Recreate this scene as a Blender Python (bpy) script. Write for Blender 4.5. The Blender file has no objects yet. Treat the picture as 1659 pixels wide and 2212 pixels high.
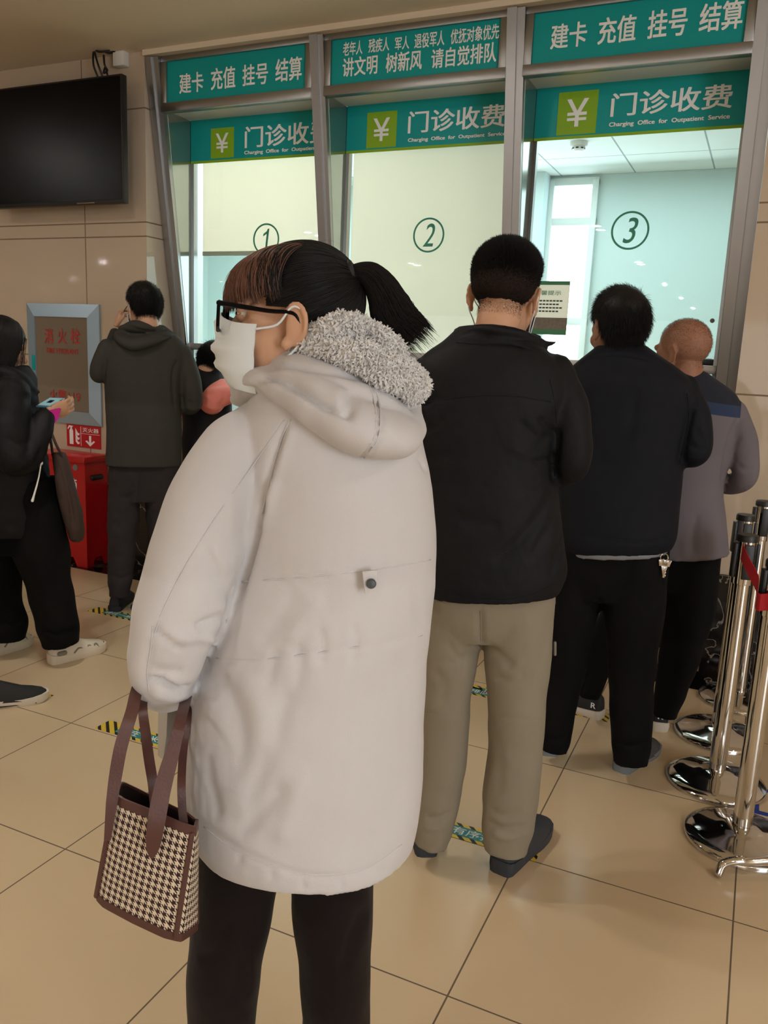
import bpy, bmesh, math, random
import numpy as np
from mathutils import Vector, Matrix

# ------------------------------------------------------------------ camera, world, exposure
SC = bpy.context.scene
COL = SC.collection
RNG = np.random.default_rng(7)
random.seed(7)
FPX, PITCH, ROLL, YAW, CAMZ = 1760.2, 0.19194, 0.04483, 0.42576, 1.47
_r = np.array([math.cos(YAW), math.sin(YAW), 0.0])
FWD = np.array([-math.sin(YAW) * math.cos(PITCH), math.cos(YAW) * math.cos(PITCH), -math.sin(PITCH)])
_u = np.cross(_r, FWD)
RGT = math.cos(ROLL) * _r + math.sin(ROLL) * _u
UPV = -math.sin(ROLL) * _r + math.cos(ROLL) * _u
EYE = np.array([0.0, 0.0, CAMZ])
cd = bpy.data.cameras.new('camera')
cam = bpy.data.objects.new('camera', cd)
COL.objects.link(cam)
cd.sensor_fit = 'VERTICAL'
cd.sensor_height = 36.0
cd.lens = FPX * 36.0 / 2212.0
cd.clip_start = 0.05
cd.clip_end = 200
cam.matrix_world = Matrix(((RGT[0], UPV[0], -FWD[0], EYE[0]), (RGT[1], UPV[1], -FWD[1], EYE[1]),
                           (RGT[2], UPV[2], -FWD[2], EYE[2]), (0, 0, 0, 1)))
SC.camera = cam
SC.view_settings.view_transform = 'Standard'
SC.view_settings.look = 'None'
SC.view_settings.exposure = -0.02
SC.view_settings.gamma = 1.0
SC.view_settings.use_curve_mapping = False
try:
    SC.cycles.use_denoising = True
    SC.cycles.max_bounces = 8
    SC.cycles.transparent_max_bounces = 12
    SC.cycles.caustics_reflective = False
    SC.cycles.caustics_refractive = False
    SC.cycles.sample_clamp_indirect = 4.0
except Exception:
    pass
WD = bpy.data.worlds.new('world')
SC.world = WD
WD.use_nodes = True
WD.node_tree.nodes['Background'].inputs[0].default_value = (0.75, 0.88, 1.0, 1)
WD.node_tree.nodes['Background'].inputs[1].default_value = 1.2


def area(name, loc, aim, sx, sy, power, col):
    l = bpy.data.lights.new(name, 'AREA')
    l.shape = 'RECTANGLE'
    l.size, l.size_y, l.energy, l.color = sx, sy, power, col
    o = bpy.data.objects.new(name, l)
    COL.objects.link(o)
    o.location = loc
    o.rotation_euler = (Vector(aim) - Vector(loc)).to_track_quat('-Z', 'Z').to_euler()
    return o


# daylight through the glass entrance on the right of the hall, behind the camera, and through the office windows; the hall fill is added
area('entrance_daylight', (5.9, -2.4, 1.7), (0.0, 0.4, 1.0), 5.5, 2.9, 420, (0.84, 0.92, 1.0))
area('hall_fill', (-3.0, -21.5, 1.6), (-3.0, 0.0, 1.4), 20.0, 2.8, 260, (0.96, 0.98, 1.0))  # added fill at the far end of the hall, no opening there
area('office_daylight', (-2.2, 7.05, 1.9), (-2.2, 4.4, 1.5), 3.6, 1.9, 46, (0.84, 0.95, 1.0))
area('office_ceiling_light', (-1.6, 5.9, 2.95), (-1.6, 5.9, 0), 3.2, 1.6, 42, (0.86, 0.97, 1.0))
area('office_ceiling_light', (-3.1, 5.5, 2.95), (-3.1, 5.5, 0), 1.6, 1.2, 76, (1.0, 0.99, 0.93))


# ------------------------------------------------------------------ helpers
def lin(c):
    c = np.array(c, float) / 255.0
    return tuple(np.where(c <= 0.04045, c / 12.92, ((c + 0.055) / 1.055) ** 2.4)) + (1.0,)


def ray(x, y):
    return FWD + (x - 829.5) / FPX * RGT - (y - 1106.0) / FPX * UPV


def onfloor(x, y, z=0.0):
    d = ray(x, y)
    return EYE + d * ((z - CAMZ) / d[2])


def onY(x, y, Y):
    d = ray(x, y)
    return EYE + d * (Y / d[1])


def onX(x, y, X):
    d = ray(x, y)
    return EYE + d * (X / d[0])


def project(co):
    q = co - EYE
    w = q @ FWD
    return np.stack([829.5 + FPX * (q @ RGT) / w, 1106.0 - FPX * (q @ UPV) / w], 1), w


class Stage:
    """A standing place on the floor: upright plane facing the camera through it; d is metres towards the camera."""

    def __init__(s, bx, by):
        s.B = np.array([bx, by, 0.0])
        f = np.array([bx, by, 0.0]) / math.hypot(bx, by)
        s.n = -f
        s.er = np.array([f[1], -f[0], 0.0])
        s.up = np.array([0, 0, 1.0])

    def at(s, x, y, d=0.0):
        r = ray(x, y)
        t = ((s.B + s.n * d - EYE) @ s.n) / (r @ s.n)
        return EYE + r * t

    def mpx(s, x, y, d=0.0):
        r = ray(x, y)
        return ((s.B + s.n * d - EYE) @ s.n) / (r @ s.n) / FPX


MATS = {}


def nt(m):
    m.use_nodes = True
    t = m.node_tree
    return t, t.nodes['Principled BSDF'], t.nodes, t.links


def mat(name, c, rough=0.6, metal=0.0, spec=0.5, bump=0.0, bscale=200.0, var=0.0, vscale=6.0, sheen=0.0, coat=0.0,
        emit=0.0, stretch=None, trans=0.0, wrinkle=0.0, wscale=14.0):
    m = bpy.data.materials.new(name)
    t, p, N, L = nt(m)
    c = lin(c)
    p.inputs['Base Color'].default_value = c
    p.inputs['Roughness'].default_value = rough
    p.inputs['Metallic'].default_value = metal
    p.inputs['Specular IOR Level'].default_value = spec
    if sheen:
        p.inputs['Sheen Weight'].default_value = sheen
        p.inputs['Sheen Roughness'].default_value = 0.4
    if coat:
        p.inputs['Coat Weight'].default_value = coat
        p.inputs['Coat Roughness'].default_value = 0.04
    if emit:
        p.inputs['Emission Color'].default_value = c
        p.inputs['Emission Strength'].default_value = emit
    if bump or var or wrinkle:
        tc = N.new('ShaderNodeTexCoord')
        mp = N.new('ShaderNodeMapping')
        L.new(tc.outputs['Object'], mp.inputs['Vector'])
        if stretch:
            mp.inputs['Scale'].default_value = stretch
    prev = None
    for amt, sc_, dist in ((wrinkle, wscale, 0.01), (bump, bscale, 0.002)):
        if amt:
            nz = N.new('ShaderNodeTexNoise')
            nz.inputs['Scale'].default_value = sc_
            nz.inputs['Detail'].default_value = 4
            L.new(mp.outputs[0], nz.inputs['Vector'])
            b = N.new('ShaderNodeBump')
            b.inputs['Strength'].default_value = amt
            b.inputs['Distance'].default_value = dist
            L.new(nz.outputs['Fac'], b.inputs['Height'])
            if prev:
                L.new(prev.outputs[0], b.inputs['Normal'])
            L.new(b.outputs[0], p.inputs['Normal'])
            prev = b
    if var:
        nz = N.new('ShaderNodeTexNoise')
        nz.inputs['Scale'].default_value = vscale
        nz.inputs['Detail'].default_value = 5
        L.new(mp.outputs[0], nz.inputs['Vector'])
        mx = N.new('ShaderNodeMix')
        mx.data_type = 'RGBA'
        mx.inputs[6].default_value = tuple(max(0, v * (1 - var)) for v in c[:3]) + (1,)
        mx.inputs[7].default_value = tuple(min(1, v * (1 + var)) for v in c[:3]) + (1,)
        L.new(nz.outputs['Fac'], mx.inputs[0])
        L.new(mx.outputs[2], p.inputs['Base Color'])
    MATS[name] = m
    return m


def tag(o, label=None, cat=None, group=None, kind=None):
    if label:
        o['label'] = label
    if cat:
        o['category'] = cat
    if group:
        o['group'] = group
    if kind:
        o['kind'] = kind
    return o


def empty(name, loc, label=None, cat=None, group=None, kind=None):
    o = bpy.data.objects.new(name, None)
    o.empty_display_size = 0.1
    COL.objects.link(o)
    o.location = tuple(loc)
    return tag(o, label, cat, group, kind)


WORLD = {}


def link(name, me, m, parent=None, smooth=True, origin=None):
    """Link a mesh given in world coordinates; children keep their parent's origin."""
    if m is not None:
        for q in (m if isinstance(m, (list, tuple)) else [m]):
            me.materials.append(q)
    if smooth is True:
        me.polygons.foreach_set('use_smooth', np.ones(len(me.polygons), bool))
    elif smooth:
        me.polygons.foreach_set('use_smooth', np.ones(len(me.polygons), bool))
        me.set_sharp_from_angle(angle=smooth)
    o = bpy.data.objects.new(name, me)
    COL.objects.link(o)
    if parent is not None:
        o.parent = parent
        org = WORLD.get(parent.name)
        if org is None:
            org = np.array(parent.location)
    elif origin is not None:
        org = np.array(origin, float)
        o.location = tuple(org)
    else:
        org = np.zeros(3)
    WORLD[o.name] = np.array(org, float)
    if np.any(org):
        me.transform(Matrix.Translation(tuple(-np.array(org))))
    return o


def mesh_from(V, F, name='m'):
    me = bpy.data.meshes.new(name)
    me.from_pydata([tuple(map(float, v)) for v in V], [], [tuple(map(int, f)) for f in F])
    me.validate()
    me.update()
    return me


class MB:
    """Collects shapes into one mesh."""

    def __init__(s):
        s.V, s.F, s.k = [], [], 0

    def add(s, V, F):
        V = np.asarray(V, float)
        s.V.append(V)
        s.F += [tuple(i + s.k for i in f) for f in F]
        s.k += len(V)
        return s

    def box(s, lo, hi, M=None):
        x0, y0, z0 = lo
        x1, y1, z1 = hi
        V = np.array([(x0, y0, z0), (x1, y0, z0), (x1, y1, z0), (x0, y1, z0), (x0, y0, z1), (x1, y0, z1), (x1, y1, z1), (x0, y1, z1)], float)
        if M is not None:
            V = xf(M, V)
        return s.add(V, [(0, 3, 2, 1), (4, 5, 6, 7), (0, 1, 5, 4), (1, 2, 6, 5), (2, 3, 7, 6), (3, 0, 4, 7)])

    def prism(s, poly, off):
        """Polygon of 3-D points extruded by a vector."""
        P = np.array(poly, float)
        n = len(P)
        V = np.vstack([P, P + np.array(off, float)])
        F = [tuple(range(n))[::-1], tuple(range(n, 2 * n))] + [(i, (i + 1) % n, n + (i + 1) % n, n + i) for i in range(n)]
        return s.add(V, F)

    def rings(s, R, cap=True):
        R = [np.asarray(r, float) for r in R]
        n = len(R[0])
        V = np.vstack(R)
        F = []
        for k in range(len(R) - 1):
            a, b = k * n, (k + 1) * n
            for i in range(n):
                j = (i + 1) % n
                F.append((a + i, a + j, b + j, b + i))
        if cap:
            V = np.vstack([V, R[0].mean(0)[None], R[-1].mean(0)[None]])
            c0 = len(V) - 2
            c1 = len(V) - 1
            e = (len(R) - 1) * n
            for i in range(n):
                j = (i + 1) % n
                F.append((c0, j, i))
                F.append((c1, e + i, e + j))
        return s.add(V, F)

    def tube(s, P, rad, n=16, ratio=1.0, side=None, sub=0, round_=True):
        P = np.asarray(P, float)
        rad = np.ones(len(P)) * np.asarray(rad, float)
        if sub:
            P, rad = spline(P, rad, sub)
        T = np.gradient(P, axis=0)
        T /= np.linalg.norm(T, axis=1)[:, None] + 1e-12
        sd = np.array(side if side is not None else ((0, 0, 1) if abs(T[0][2]) < 0.9 else (1, 0, 0)), float)
        A = sd - T[0] * (sd @ T[0])
        A /= np.linalg.norm(A) + 1e-12
        th = np.arange(n) * 2 * math.pi / n
        R = []
        fr = []
        for k in range(len(P)):
            A = A - T[k] * (A @ T[k])
            A /= np.linalg.norm(A) + 1e-12
            B = np.cross(T[k], A)
            fr.append((A.copy(), B))
        def ring(c, k, r):
            A, B = fr[k]
            return c + np.cos(th)[:, None] * A * r + np.sin(th)[:, None] * B * r * ratio
        if round_:
            for a in (0.05, 0.35, 0.7):
                R.append(ring(P[0] - T[0] * rad[0] * math.cos(a * math.pi / 2) * 0.9, 0, rad[0] * math.sin(a * math.pi / 2)))
        for k in range(len(P)):
            R.append(ring(P[k], k, rad[k]))
        if round_:
            for a in (0.7, 0.35, 0.05):
                R.append(ring(P[-1] + T[-1] * rad[-1] * math.cos(a * math.pi / 2) * 0.9, -1, rad[-1] * math.sin(a * math.pi / 2)))
        return s.rings(R)

    def ball(s, c, r, M=None, nu=20, nv=12):
        r = np.ones(3) * np.asarray(r, float)
        th = np.arange(nu) * 2 * math.pi / nu
        R = []
        for k in range(nv + 1):
            ph = -math.pi / 2 + math.pi * (k + 0.02) / (nv + 0.04)
            q = np.stack([np.cos(th) * math.cos(ph), np.sin(th) * math.cos(ph), np.full(nu, math.sin(ph))], 1) * r + np.array(c, float)
            R.append(q if M is None else xf(M, q))
        return s.rings(R)

    def lathe(s, prof, c=(0, 0, 0), n=48, M=None):
        th = np.arange(n) * 2 * math.pi / n
        R = []
        for r, z in prof:
            q = np.stack([np.cos(th) * r, np.sin(th) * r, np.full(n, z)], 1) + np.array(c, float)
            R.append(q if M is None else xf(M, q))
        return s.rings(R)

    def mesh(s):
        return mesh_from(np.vstack(s.V), s.F)

    def build(s, name, m, parent=None, smooth=0.6, origin=None, bevel=0.0):
        me = s.mesh()
        if bevel:
            bm = bmesh.new()
            bm.from_mesh(me)
            bmesh.ops.bevel(bm, geom=list(bm.edges), offset=bevel, segments=2, affect='EDGES', profile=0.5, clamp_overlap=True)
            bm.to_mesh(me)
            bm.free()
        return link(name, me, m, parent, smooth, origin)

    def remesh(s, vox, smooth_it=3):
        me = s.mesh()
        o = bpy.data.objects.new('tmp', me)
        COL.objects.link(o)
        md = o.modifiers.new('r', 'REMESH')
        md.mode = 'VOXEL'
        md.voxel_size = vox
        dg = bpy.context.evaluated_depsgraph_get()
        dg.update()
        nm = bpy.data.meshes.new_from_object(o.evaluated_get(dg))
        bpy.data.objects.remove(o)
        bpy.data.meshes.remove(me)
        nm.materials.clear()
        if smooth_it:
            laplace(nm, smooth_it)
        return nm


def xf(M, V):
    M = np.array(M)
    return np.asarray(V, float) @ M[:3, :3].T + M[:3, 3]


def spline(P, rad, sub):
    P = np.asarray(P, float)
    K = len(P)
    Q = np.vstack([2 * P[0] - P[1], P, 2 * P[-1] - P[-2]])
    out, ro = [], []
    for k in range(K - 1):
        p0, p1, p2, p3 = Q[k:k + 4]
        for i in range(sub):
            t = i / sub
            out.append(0.5 * ((2 * p1) + (-p0 + p2) * t + (2 * p0 - 5 * p1 + 4 * p2 - p3) * t * t + (-p0 + 3 * p1 - 3 * p2 + p3) * t ** 3))
            ro.append(rad[k] + (rad[k + 1] - rad[k]) * (3 * t * t - 2 * t ** 3))
    out.append(P[-1])
    ro.append(rad[-1])
    return np.array(out), np.array(ro)


def getco(me):
    a = np.empty(len(me.vertices) * 3, np.float32)
    me.vertices.foreach_get('co', a)
    return a.reshape(-1, 3).astype(float)


def setco(me, co):
    me.vertices.foreach_set('co', co.astype(np.float32).ravel())
    me.update()


def getno(me):
    a = np.empty(len(me.vertices) * 3, np.float32)
    me.vertex_normals.foreach_get('vector', a)
    return a.reshape(-1, 3).astype(float)


def laplace(me, it, lam=0.6):
    co = getco(me)
    e = np.empty(len(me.edges) * 2, np.int32)
    me.edges.foreach_get('vertices', e)
    e = e.reshape(-1, 2)
    n = len(co)
    i = np.concatenate([e[:, 0], e[:, 1]])
    j = np.concatenate([e[:, 1], e[:, 0]])
    deg = np.bincount(i, minlength=n)[:, None] + 1e-9
    for k in range(it):
        for l in (lam, -lam * 1.02):
            av = np.stack([np.bincount(i, co[j, a], n) for a in range(3)], 1) / deg
            co = co + l * (av - co)
    setco(me, co)


def wob(co, freq, amp, seed, octaves=3):
    r = np.random.default_rng(seed)
    out = np.zeros(len(co))
    w = co + 0.35 / freq * np.stack([np.sin(co @ r.normal(0, freq, 3) + r.uniform(0, 6)) for _ in range(3)], 1)
    for o in range(octaves):
        f = freq * 1.8 ** o
        for _ in range(4):
            out += np.sin(w @ r.normal(0, f, 3) + r.uniform(0, 6.28)) * amp / (1.6 ** o) / 3
    return out


def folds(me, strokes, noise=None, face=None):
    """Press folds and seams into a garment. stroke = (points px, width px, depth m, kind): 'v' groove (negative = ridge),
    's' overlap step raised on the left of the drawing direction."""
    co = getco(me)
    no = getno(me)
    px, w = project(co)
    v = EYE - co
    v /= np.linalg.norm(v, axis=1)[:, None]
    fc = np.clip((np.sum(no * v, 1) if face is None else no @ face) * 3.0, 0, 1)
    disp = np.zeros(len(co))
    for pts, wd, amp, kind in strokes:
        P = np.array(pts, float)
        if len(P) > 2:
            P, _ = spline(P, np.zeros(len(P)), 4)
        best = np.full(len(co), 1e9)
        sg = np.zeros(len(co))
        tt = np.zeros(len(co))
        m = (px[:, 0] > P[:, 0].min() - 4 * wd) & (px[:, 0] < P[:, 0].max() + 4 * wd) & (px[:, 1] > P[:, 1].min() - 4 * wd) & (px[:, 1] < P[:, 1].max() + 4 * wd)
        q = px[m]
        b, s_, t_ = best[m], sg[m], tt[m]
        for k in range(len(P) - 1):
            d = P[k + 1] - P[k]
            L2 = d @ d + 1e-9
            t = np.clip(((q - P[k]) @ d) / L2, 0, 1)
            c = P[k] + t[:, None] * d
            e = q - c
            ds = np.hypot(e[:, 0], e[:, 1])
            u = ds < b
            b[u] = ds[u]
            s_[u] = np.sign(d[0] * e[u, 1] - d[1] * e[u, 0])
            t_[u] = (k + t[u]) / (len(P) - 1)
        tp = np.clip(np.minimum(t_, 1 - t_) * 6, 0, 1)
        if kind == 'v':
            g = -amp * np.exp(-(b / wd) ** 2) * tp
        else:
            g = amp * np.where(s_ < 0, np.exp(-b / (2.2 * wd)) * np.clip(b / (0.12 * wd), 0, 1), 0) * tp
        disp[m] += g
    disp *= fc
    if noise:
        for f, a, sd in noise:
            disp += wob(co, f, a, sd)
    setco(me, co + no * disp[:, None])


def seam(o, pts, r=.0011, m=None, name='seam', lift=.0003):
    """Sewn seam: a fine welt lying on the garment o along the drawn line."""
    from mathutils.bvhtree import BVHTree
    me = o.data
    org = WORLD[o.name]
    if o.name not in _TREES:
        _TREES[o.name] = BVHTree.FromPolygons([tuple(v) for v in getco(me) + org], [tuple(p.vertices) for p in me.polygons])
    P, _ = spline(np.array(pts, float), np.zeros(len(pts)), 8)
    out = []
    for x, y in P:
        d = Vector(ray(x, y)).normalized()
        h = _TREES[o.name].ray_cast(Vector(EYE), d)
        if h[0] is not None:
            out.append(np.array(h[0]) + np.array(h[1]) * lift)
    if len(out) > 3:
        out = np.array(out)
        for _ in range(3):
            out[1:-1] = (out[:-2] + out[2:] + 2 * out[1:-1]) / 4
        return MB().tube(out, r, n=6, round_=False).build(name, m or me.materials[0], o, smooth=True)


_TREES = {}


def text(s, size=1.0, bold=0.0, shear=0.0, spacing=1.0, depth=0.0, name='t'):
    c = bpy.data.curves.new(name, 'FONT')
    c.body = s
    c.size = size
    c.offset = bold
    c.shear = shear
    c.space_character = spacing
    c.extrude = depth
    c.resolution_u = 4
    o = bpy.data.objects.new(name, c)
    COL.objects.link(o)
    dg = bpy.context.evaluated_depsgraph_get()
    dg.update()
    me = bpy.data.meshes.new_from_object(o.evaluated_get(dg))
    bpy.data.objects.remove(o)
    bpy.data.curves.remove(c)
    me.materials.clear()
    return me


def put_text(name, s, org, ex, ey, w, h, m, parent, bold=0.0, shear=0.0, spacing=1.0, depth=0.004, n=None):
    """Lettering stretched into the w x h box whose lower-left corner is org, along ex, ey."""
    me = text(s, 1.0, 0.0, shear, spacing, 0.0)
    if bold:
        bm = bmesh.new()
        for kk, (dx, dy) in enumerate(((-1, -.6), (1, -.6), (-1, .6), (1, .6), (0, 0))):
            m2 = me.copy()
            m2.transform(Matrix.Translation((dx * bold, dy * bold, kk)))
            bm.from_mesh(m2)
            bpy.data.meshes.remove(m2)
        bm.to_mesh(me)
        bm.free()
    co = getco(me)
    lo, hi = co.min(0), co.max(0)
    ex, ey = np.array(ex, float), np.array(ey, float)
    nn = np.cross(ex, ey) if n is None else np.array(n)
    u = (co[:, 0] - lo[0]) / (hi[0] - lo[0]) * w
    v = (co[:, 1] - lo[1]) / (hi[1] - lo[1]) * h
    setco(me, np.array(org, float) + u[:, None] * ex + v[:, None] * ey + nn * depth + (nn / (np.linalg.norm(nn) + 1e-9)) * (co[:, 2] - lo[2])[:, None] * 1e-4)
    return link(name, me, m, parent, smooth=False)


def curves_obj(name, P, rad, m, parent):
    """P: K x n x 3 strands in world coordinates, rad: n or K x n radii."""
    K, n = P.shape[:2]
    hc = bpy.data.hair_curves.new(name)
    hc.add_curves([n] * K)
    o = bpy.data.objects.new(name, hc)
    COL.objects.link(o)
    org = np.zeros(3)
    if parent is not None:
        o.parent = parent
        org = WORLD.get(parent.name, np.array(parent.location))
    WORLD[o.name] = np.array(org, float)
    hc.attributes['position'].data.foreach_set('vector', (P - org).astype(np.float32).ravel())
    a = hc.attributes.get('radius') or hc.attributes.new('radius', 'FLOAT', 'POINT')
    R = np.broadcast_to(np.asarray(rad, float), (K, n))
    a.data.foreach_set('value', np.ascontiguousarray(R, np.float32).ravel())
    hc.materials.append(m)
    return o


# ------------------------------------------------------------------ materials of the place
def line_mat(name, base, seam, zs=(), xs=(), xmod=None, ymod=None, wd=0.003, rough=0.3, var=0.05, vscale=3.0, coat=0.0, spec=0.5, bump=0.0):
    """Stone or tile whose joints lie at world heights zs, at xs, or repeat every xmod/ymod = (pitch, offset)."""
    m = mat(name, base, rough, spec=spec, var=var, vscale=vscale, coat=coat)
    t, p, N, L = nt(m)
    geo = N.new('ShaderNodeNewGeometry')
    sp = N.new('ShaderNodeSeparateXYZ')
    L.new(geo.outputs['Position'], sp.inputs[0])

    def mth(op, a, b=None):
        n = N.new('ShaderNodeMath')
        n.operation = op
        for i, q in enumerate((a, b)):
            if q is None:
                continue
            if isinstance(q, (int, float)):
                n.inputs[i].default_value = q
            else:
                L.new(q, n.inputs[i])
        return n.outputs[0]
    acc = None
    items = [mth('ABSOLUTE', mth('SUBTRACT', sp.outputs[2], z)) for z in zs] + [mth('ABSOLUTE', mth('SUBTRACT', sp.outputs[0], x)) for x in xs]
    for md, ax in ((xmod, 0), (ymod, 1)):
        if md:
            q = mth('FLOORED_MODULO', mth('SUBTRACT', sp.outputs[ax], md[1]), md[0])
            items.append(mth('MINIMUM', q, mth('SUBTRACT', md[0], q)))
    for q in items:
        acc = q if acc is None else mth('MINIMUM', acc, q)
    f = mth('LESS_THAN', acc, wd)
    src = p.inputs['Base Color'].links[0].from_socket
    mx = N.new('ShaderNodeMix')
    mx.data_type = 'RGBA'
    L.new(f, mx.inputs[0])
    L.new(src, mx.inputs[6])
    mx.inputs[7].default_value = lin(seam)
    L.new(mx.outputs[2], p.inputs['Base Color'])
    rg = N.new('ShaderNodeMix')
    L.new(f, rg.inputs[0])
    rg.inputs[2].default_value = rough
    rg.inputs[3].default_value = 0.8
    L.new(rg.outputs[0], p.inputs['Roughness'])
    return m


line_mat('floor_tile', (214, 191, 157), (104, 90, 74), xmod=(0.599, -0.504), ymod=(0.611, 1.594), wd=0.0022, rough=0.22, var=0.03, vscale=1.6, spec=0.45)
line_mat('wall_stone', (198, 181, 160), (128, 108, 88), zs=(2.845, 2.195, 2.112, 1.358), xs=(-4.045, -5.3, -6.55), wd=0.004, rough=0.05, var=0.04, vscale=2.0, spec=0.5)
mat('paint_ceiling', (226, 212, 190), 0.75)
mat('office_wall', (202, 220, 220), 0.8)
mat('office_white', (226, 234, 233), 0.7)
line_mat('office_tile', (226, 232, 230), (150, 160, 160), xmod=(0.6, -1.16), ymod=(0.6, 7.2), wd=0.006, rough=0.8, var=0.02)
mat('steel', (168, 168, 168), 0.34, 1.0, bump=0.15, bscale=60, stretch=(30, 30, 0.6))
mat('steel_panel', (182, 186, 182), 0.12, 0.9)
mat('chrome', (215, 213, 210), 0.07, 1.0)
mat('black_plastic', (26, 25, 25), 0.45)
mat('black_gloss', (9, 9, 11), 0.3, spec=0.1)
mat('grey_plastic', (110, 112, 114), 0.5)
mat('white_plastic', (225, 224, 220), 0.5)
mat('teal', (14, 160, 160), 0.42, spec=0.3)
mat('lime', (142, 186, 40), 0.45, spec=0.3)
mat('letter_white', (248, 252, 252), 0.5)
mat('number_green', (52, 142, 116), 0.5)
mat('red_paint', (176, 14, 22), 0.28)
mat('red_sign', (186, 24, 32), 0.45)
mat('red_letter', (178, 44, 40), 0.6)
mat('red_belt', (170, 14, 26), 0.75, bump=0.3, bscale=900)
mat('blue_alu', (156, 178, 194), 0.4, 0.35)
mat('blue_tape', (16, 60, 160), 0.6)
mat('paper', (222, 220, 206), 0.8)
mat('poster_green', (70, 128, 92), 0.7)
mat('ink', (70, 84, 74), 0.8)
mat('tape_yellow', (226, 192, 60), 0.5)
mat('tape_black', (28, 26, 24), 0.5)
mat('tape_teal', (40, 128, 128), 0.5)
mat('photo_brown', (120, 112, 100), 0.8, var=0.5, vscale=60)

m = mat('marble', (16, 14, 15), 0.12)
t, p, N, L = nt(m)
tc = N.new('ShaderNodeTexCoord')
nz = N.new('ShaderNodeTexNoise')
nz.inputs['Scale'].default_value = 2.6
nz.inputs['Detail'].default_value = 8
nz.inputs['Distortion'].default_value = 1.4
L.new(tc.outputs['Object'], nz.inputs['Vector'])
cr = N.new('ShaderNodeValToRGB')
e = cr.color_ramp.elements
e[0].position, e[0].color = 0.492, lin((16, 14, 15))
e[1].position, e[1].color = 0.5, lin((150, 140, 130))
q = e.new(0.508)
q.color = lin((16, 14, 15))
L.new(nz.outputs['Fac'], cr.inputs[0])
L.new(cr.outputs[0], p.inputs['Base Color'])


def glass_mat(name, tint, ior=1.5, haze=None):
    m = bpy.data.materials.new(name)
    m.use_nodes = True
    t = m.node_tree
    N, L = t.nodes, t.links
    for q in list(N):
        if q.type == 'BSDF_PRINCIPLED':
            N.remove(q)
    out = N['Material Output']
    tr = N.new('ShaderNodeBsdfTransparent')
    tr.inputs[0].default_value = tint + (1,)
    gl = N.new('ShaderNodeBsdfGlossy')
    gl.inputs['Roughness'].default_value = 0.01
    fr = N.new('ShaderNodeFresnel')
    fr.inputs[0].default_value = ior
    mx = N.new('ShaderNodeMixShader')
    ge = N.new('ShaderNodeNewGeometry')
    sb_ = N.new('ShaderNodeMath')
    sb_.operation = 'SUBTRACT'
    sb_.inputs[0].default_value = 1.0
    L.new(ge.outputs['Backfacing'], sb_.inputs[1])
    ml = N.new('ShaderNodeMath')
    ml.operation = 'MULTIPLY'
    L.new(fr.outputs[0], ml.inputs[0])
    L.new(sb_.outputs[0], ml.inputs[1])
    L.new(ml.outputs[0], mx.inputs[0])
    src = tr
    if haze:
        df = N.new('ShaderNodeBsdfDiffuse')
        df.inputs[0].default_value = lin(haze[0])
        h = N.new('ShaderNodeMixShader')
        h.inputs[0].default_value = haze[1]
        L.new(tr.outputs[0], h.inputs[1])
        L.new(df.outputs[0], h.inputs[2])
        src = h
    L.new(src.outputs[0], mx.inputs[1])
    L.new(gl.outputs[0], mx.inputs[2])
    L.new(mx.outputs[0], out.inputs[0])
    MATS[name] = m
    return m


glass_mat('glass', (0.90, 0.965, 0.95))
glass_mat('lens', (0.96, 0.97, 0.97), 1.12)
m = bpy.data.materials.new('blind')
m.use_nodes = True
N, L = m.node_tree.nodes, m.node_tree.links
N.remove(N['Principled BSDF'])
df, tl, mx = N.new('ShaderNodeBsdfDiffuse'), N.new('ShaderNodeBsdfTranslucent'), N.new('ShaderNodeMixShader')
df.inputs[0].default_value = lin((240, 232, 222))
tl.inputs[0].default_value = lin((240, 233, 222))
mx.inputs[0].default_value = 0.6
L.new(df.outputs[0], mx.inputs[1])
L.new(tl.outputs[0], mx.inputs[2])
L.new(mx.outputs[0], N['Material Output'].inputs[0])
MATS['blind'] = m
m2 = m.copy()
m2.name = 'thin_paper'
MATS['thin_paper'] = m2
mat('sky_glow', (236, 246, 255), 0.5, emit=3.2)
mat('lamp_glow', (255, 250, 243), 0.5, emit=520.0)

# ------------------------------------------------------------------ the setting
YW, YG, ZC = 4.12, 4.43, 3.155
XL, XR = -3.55, -0.12
S = 'structure'


def struct(name, mb, m, parent=None, bevel=0):
    return tag(mb.build(name, MATS[m], parent, bevel=bevel), kind=S)


struct('floor', MB().box((-30, -22, -0.1), (6.2, 7.3, 0)), 'floor_tile')
tag(MB().box((-30, 3.872, 0.0), (6.2, YW, 0.002)).build('trim_9', MATS['marble']), kind=S)
struct('ceiling', MB().box((-30, -22, ZC), (6.2, YW + 0.45, ZC + 0.1)), 'paint_ceiling')
struct('wall_left', MB().box((-30, YW, 0.0), (XL, YW + 0.5, ZC)), 'wall_stone')
struct('wall_right', MB().box((XR, YW, 0.0), (6.2, YW + 0.5, ZC)), 'wall_stone')
struct('wall_front', MB().box((XL, YG - 0.03, 0), (XR, YG + 0.12, 1.02)), 'wall_stone')
struct('wall_back', MB().box((-30, -22.1, 0), (6.2, -22, ZC)), 'paint_ceiling')
struct('wall_far_left', MB().box((-30.1, -22, 0), (-30, YW, ZC)), 'paint_ceiling')
struct('wall_far_right', MB().box((6.2, -22, 0), (6.3, 7.3, ZC)), 'paint_ceiling')
struct('baseboard_left', MB().box((-30, YW - 0.012, 0.0), (XL + 0.01, YW, 0.53)), 'marble')
struct('baseboard_right', MB().box((XR - 0.01, YW - 0.012, 0.0), (6.2, YW, 0.505)).box((XR - 0.06, YW - 0.03, 0.47), (6.2, YW, 0.505)), 'marble')
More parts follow.
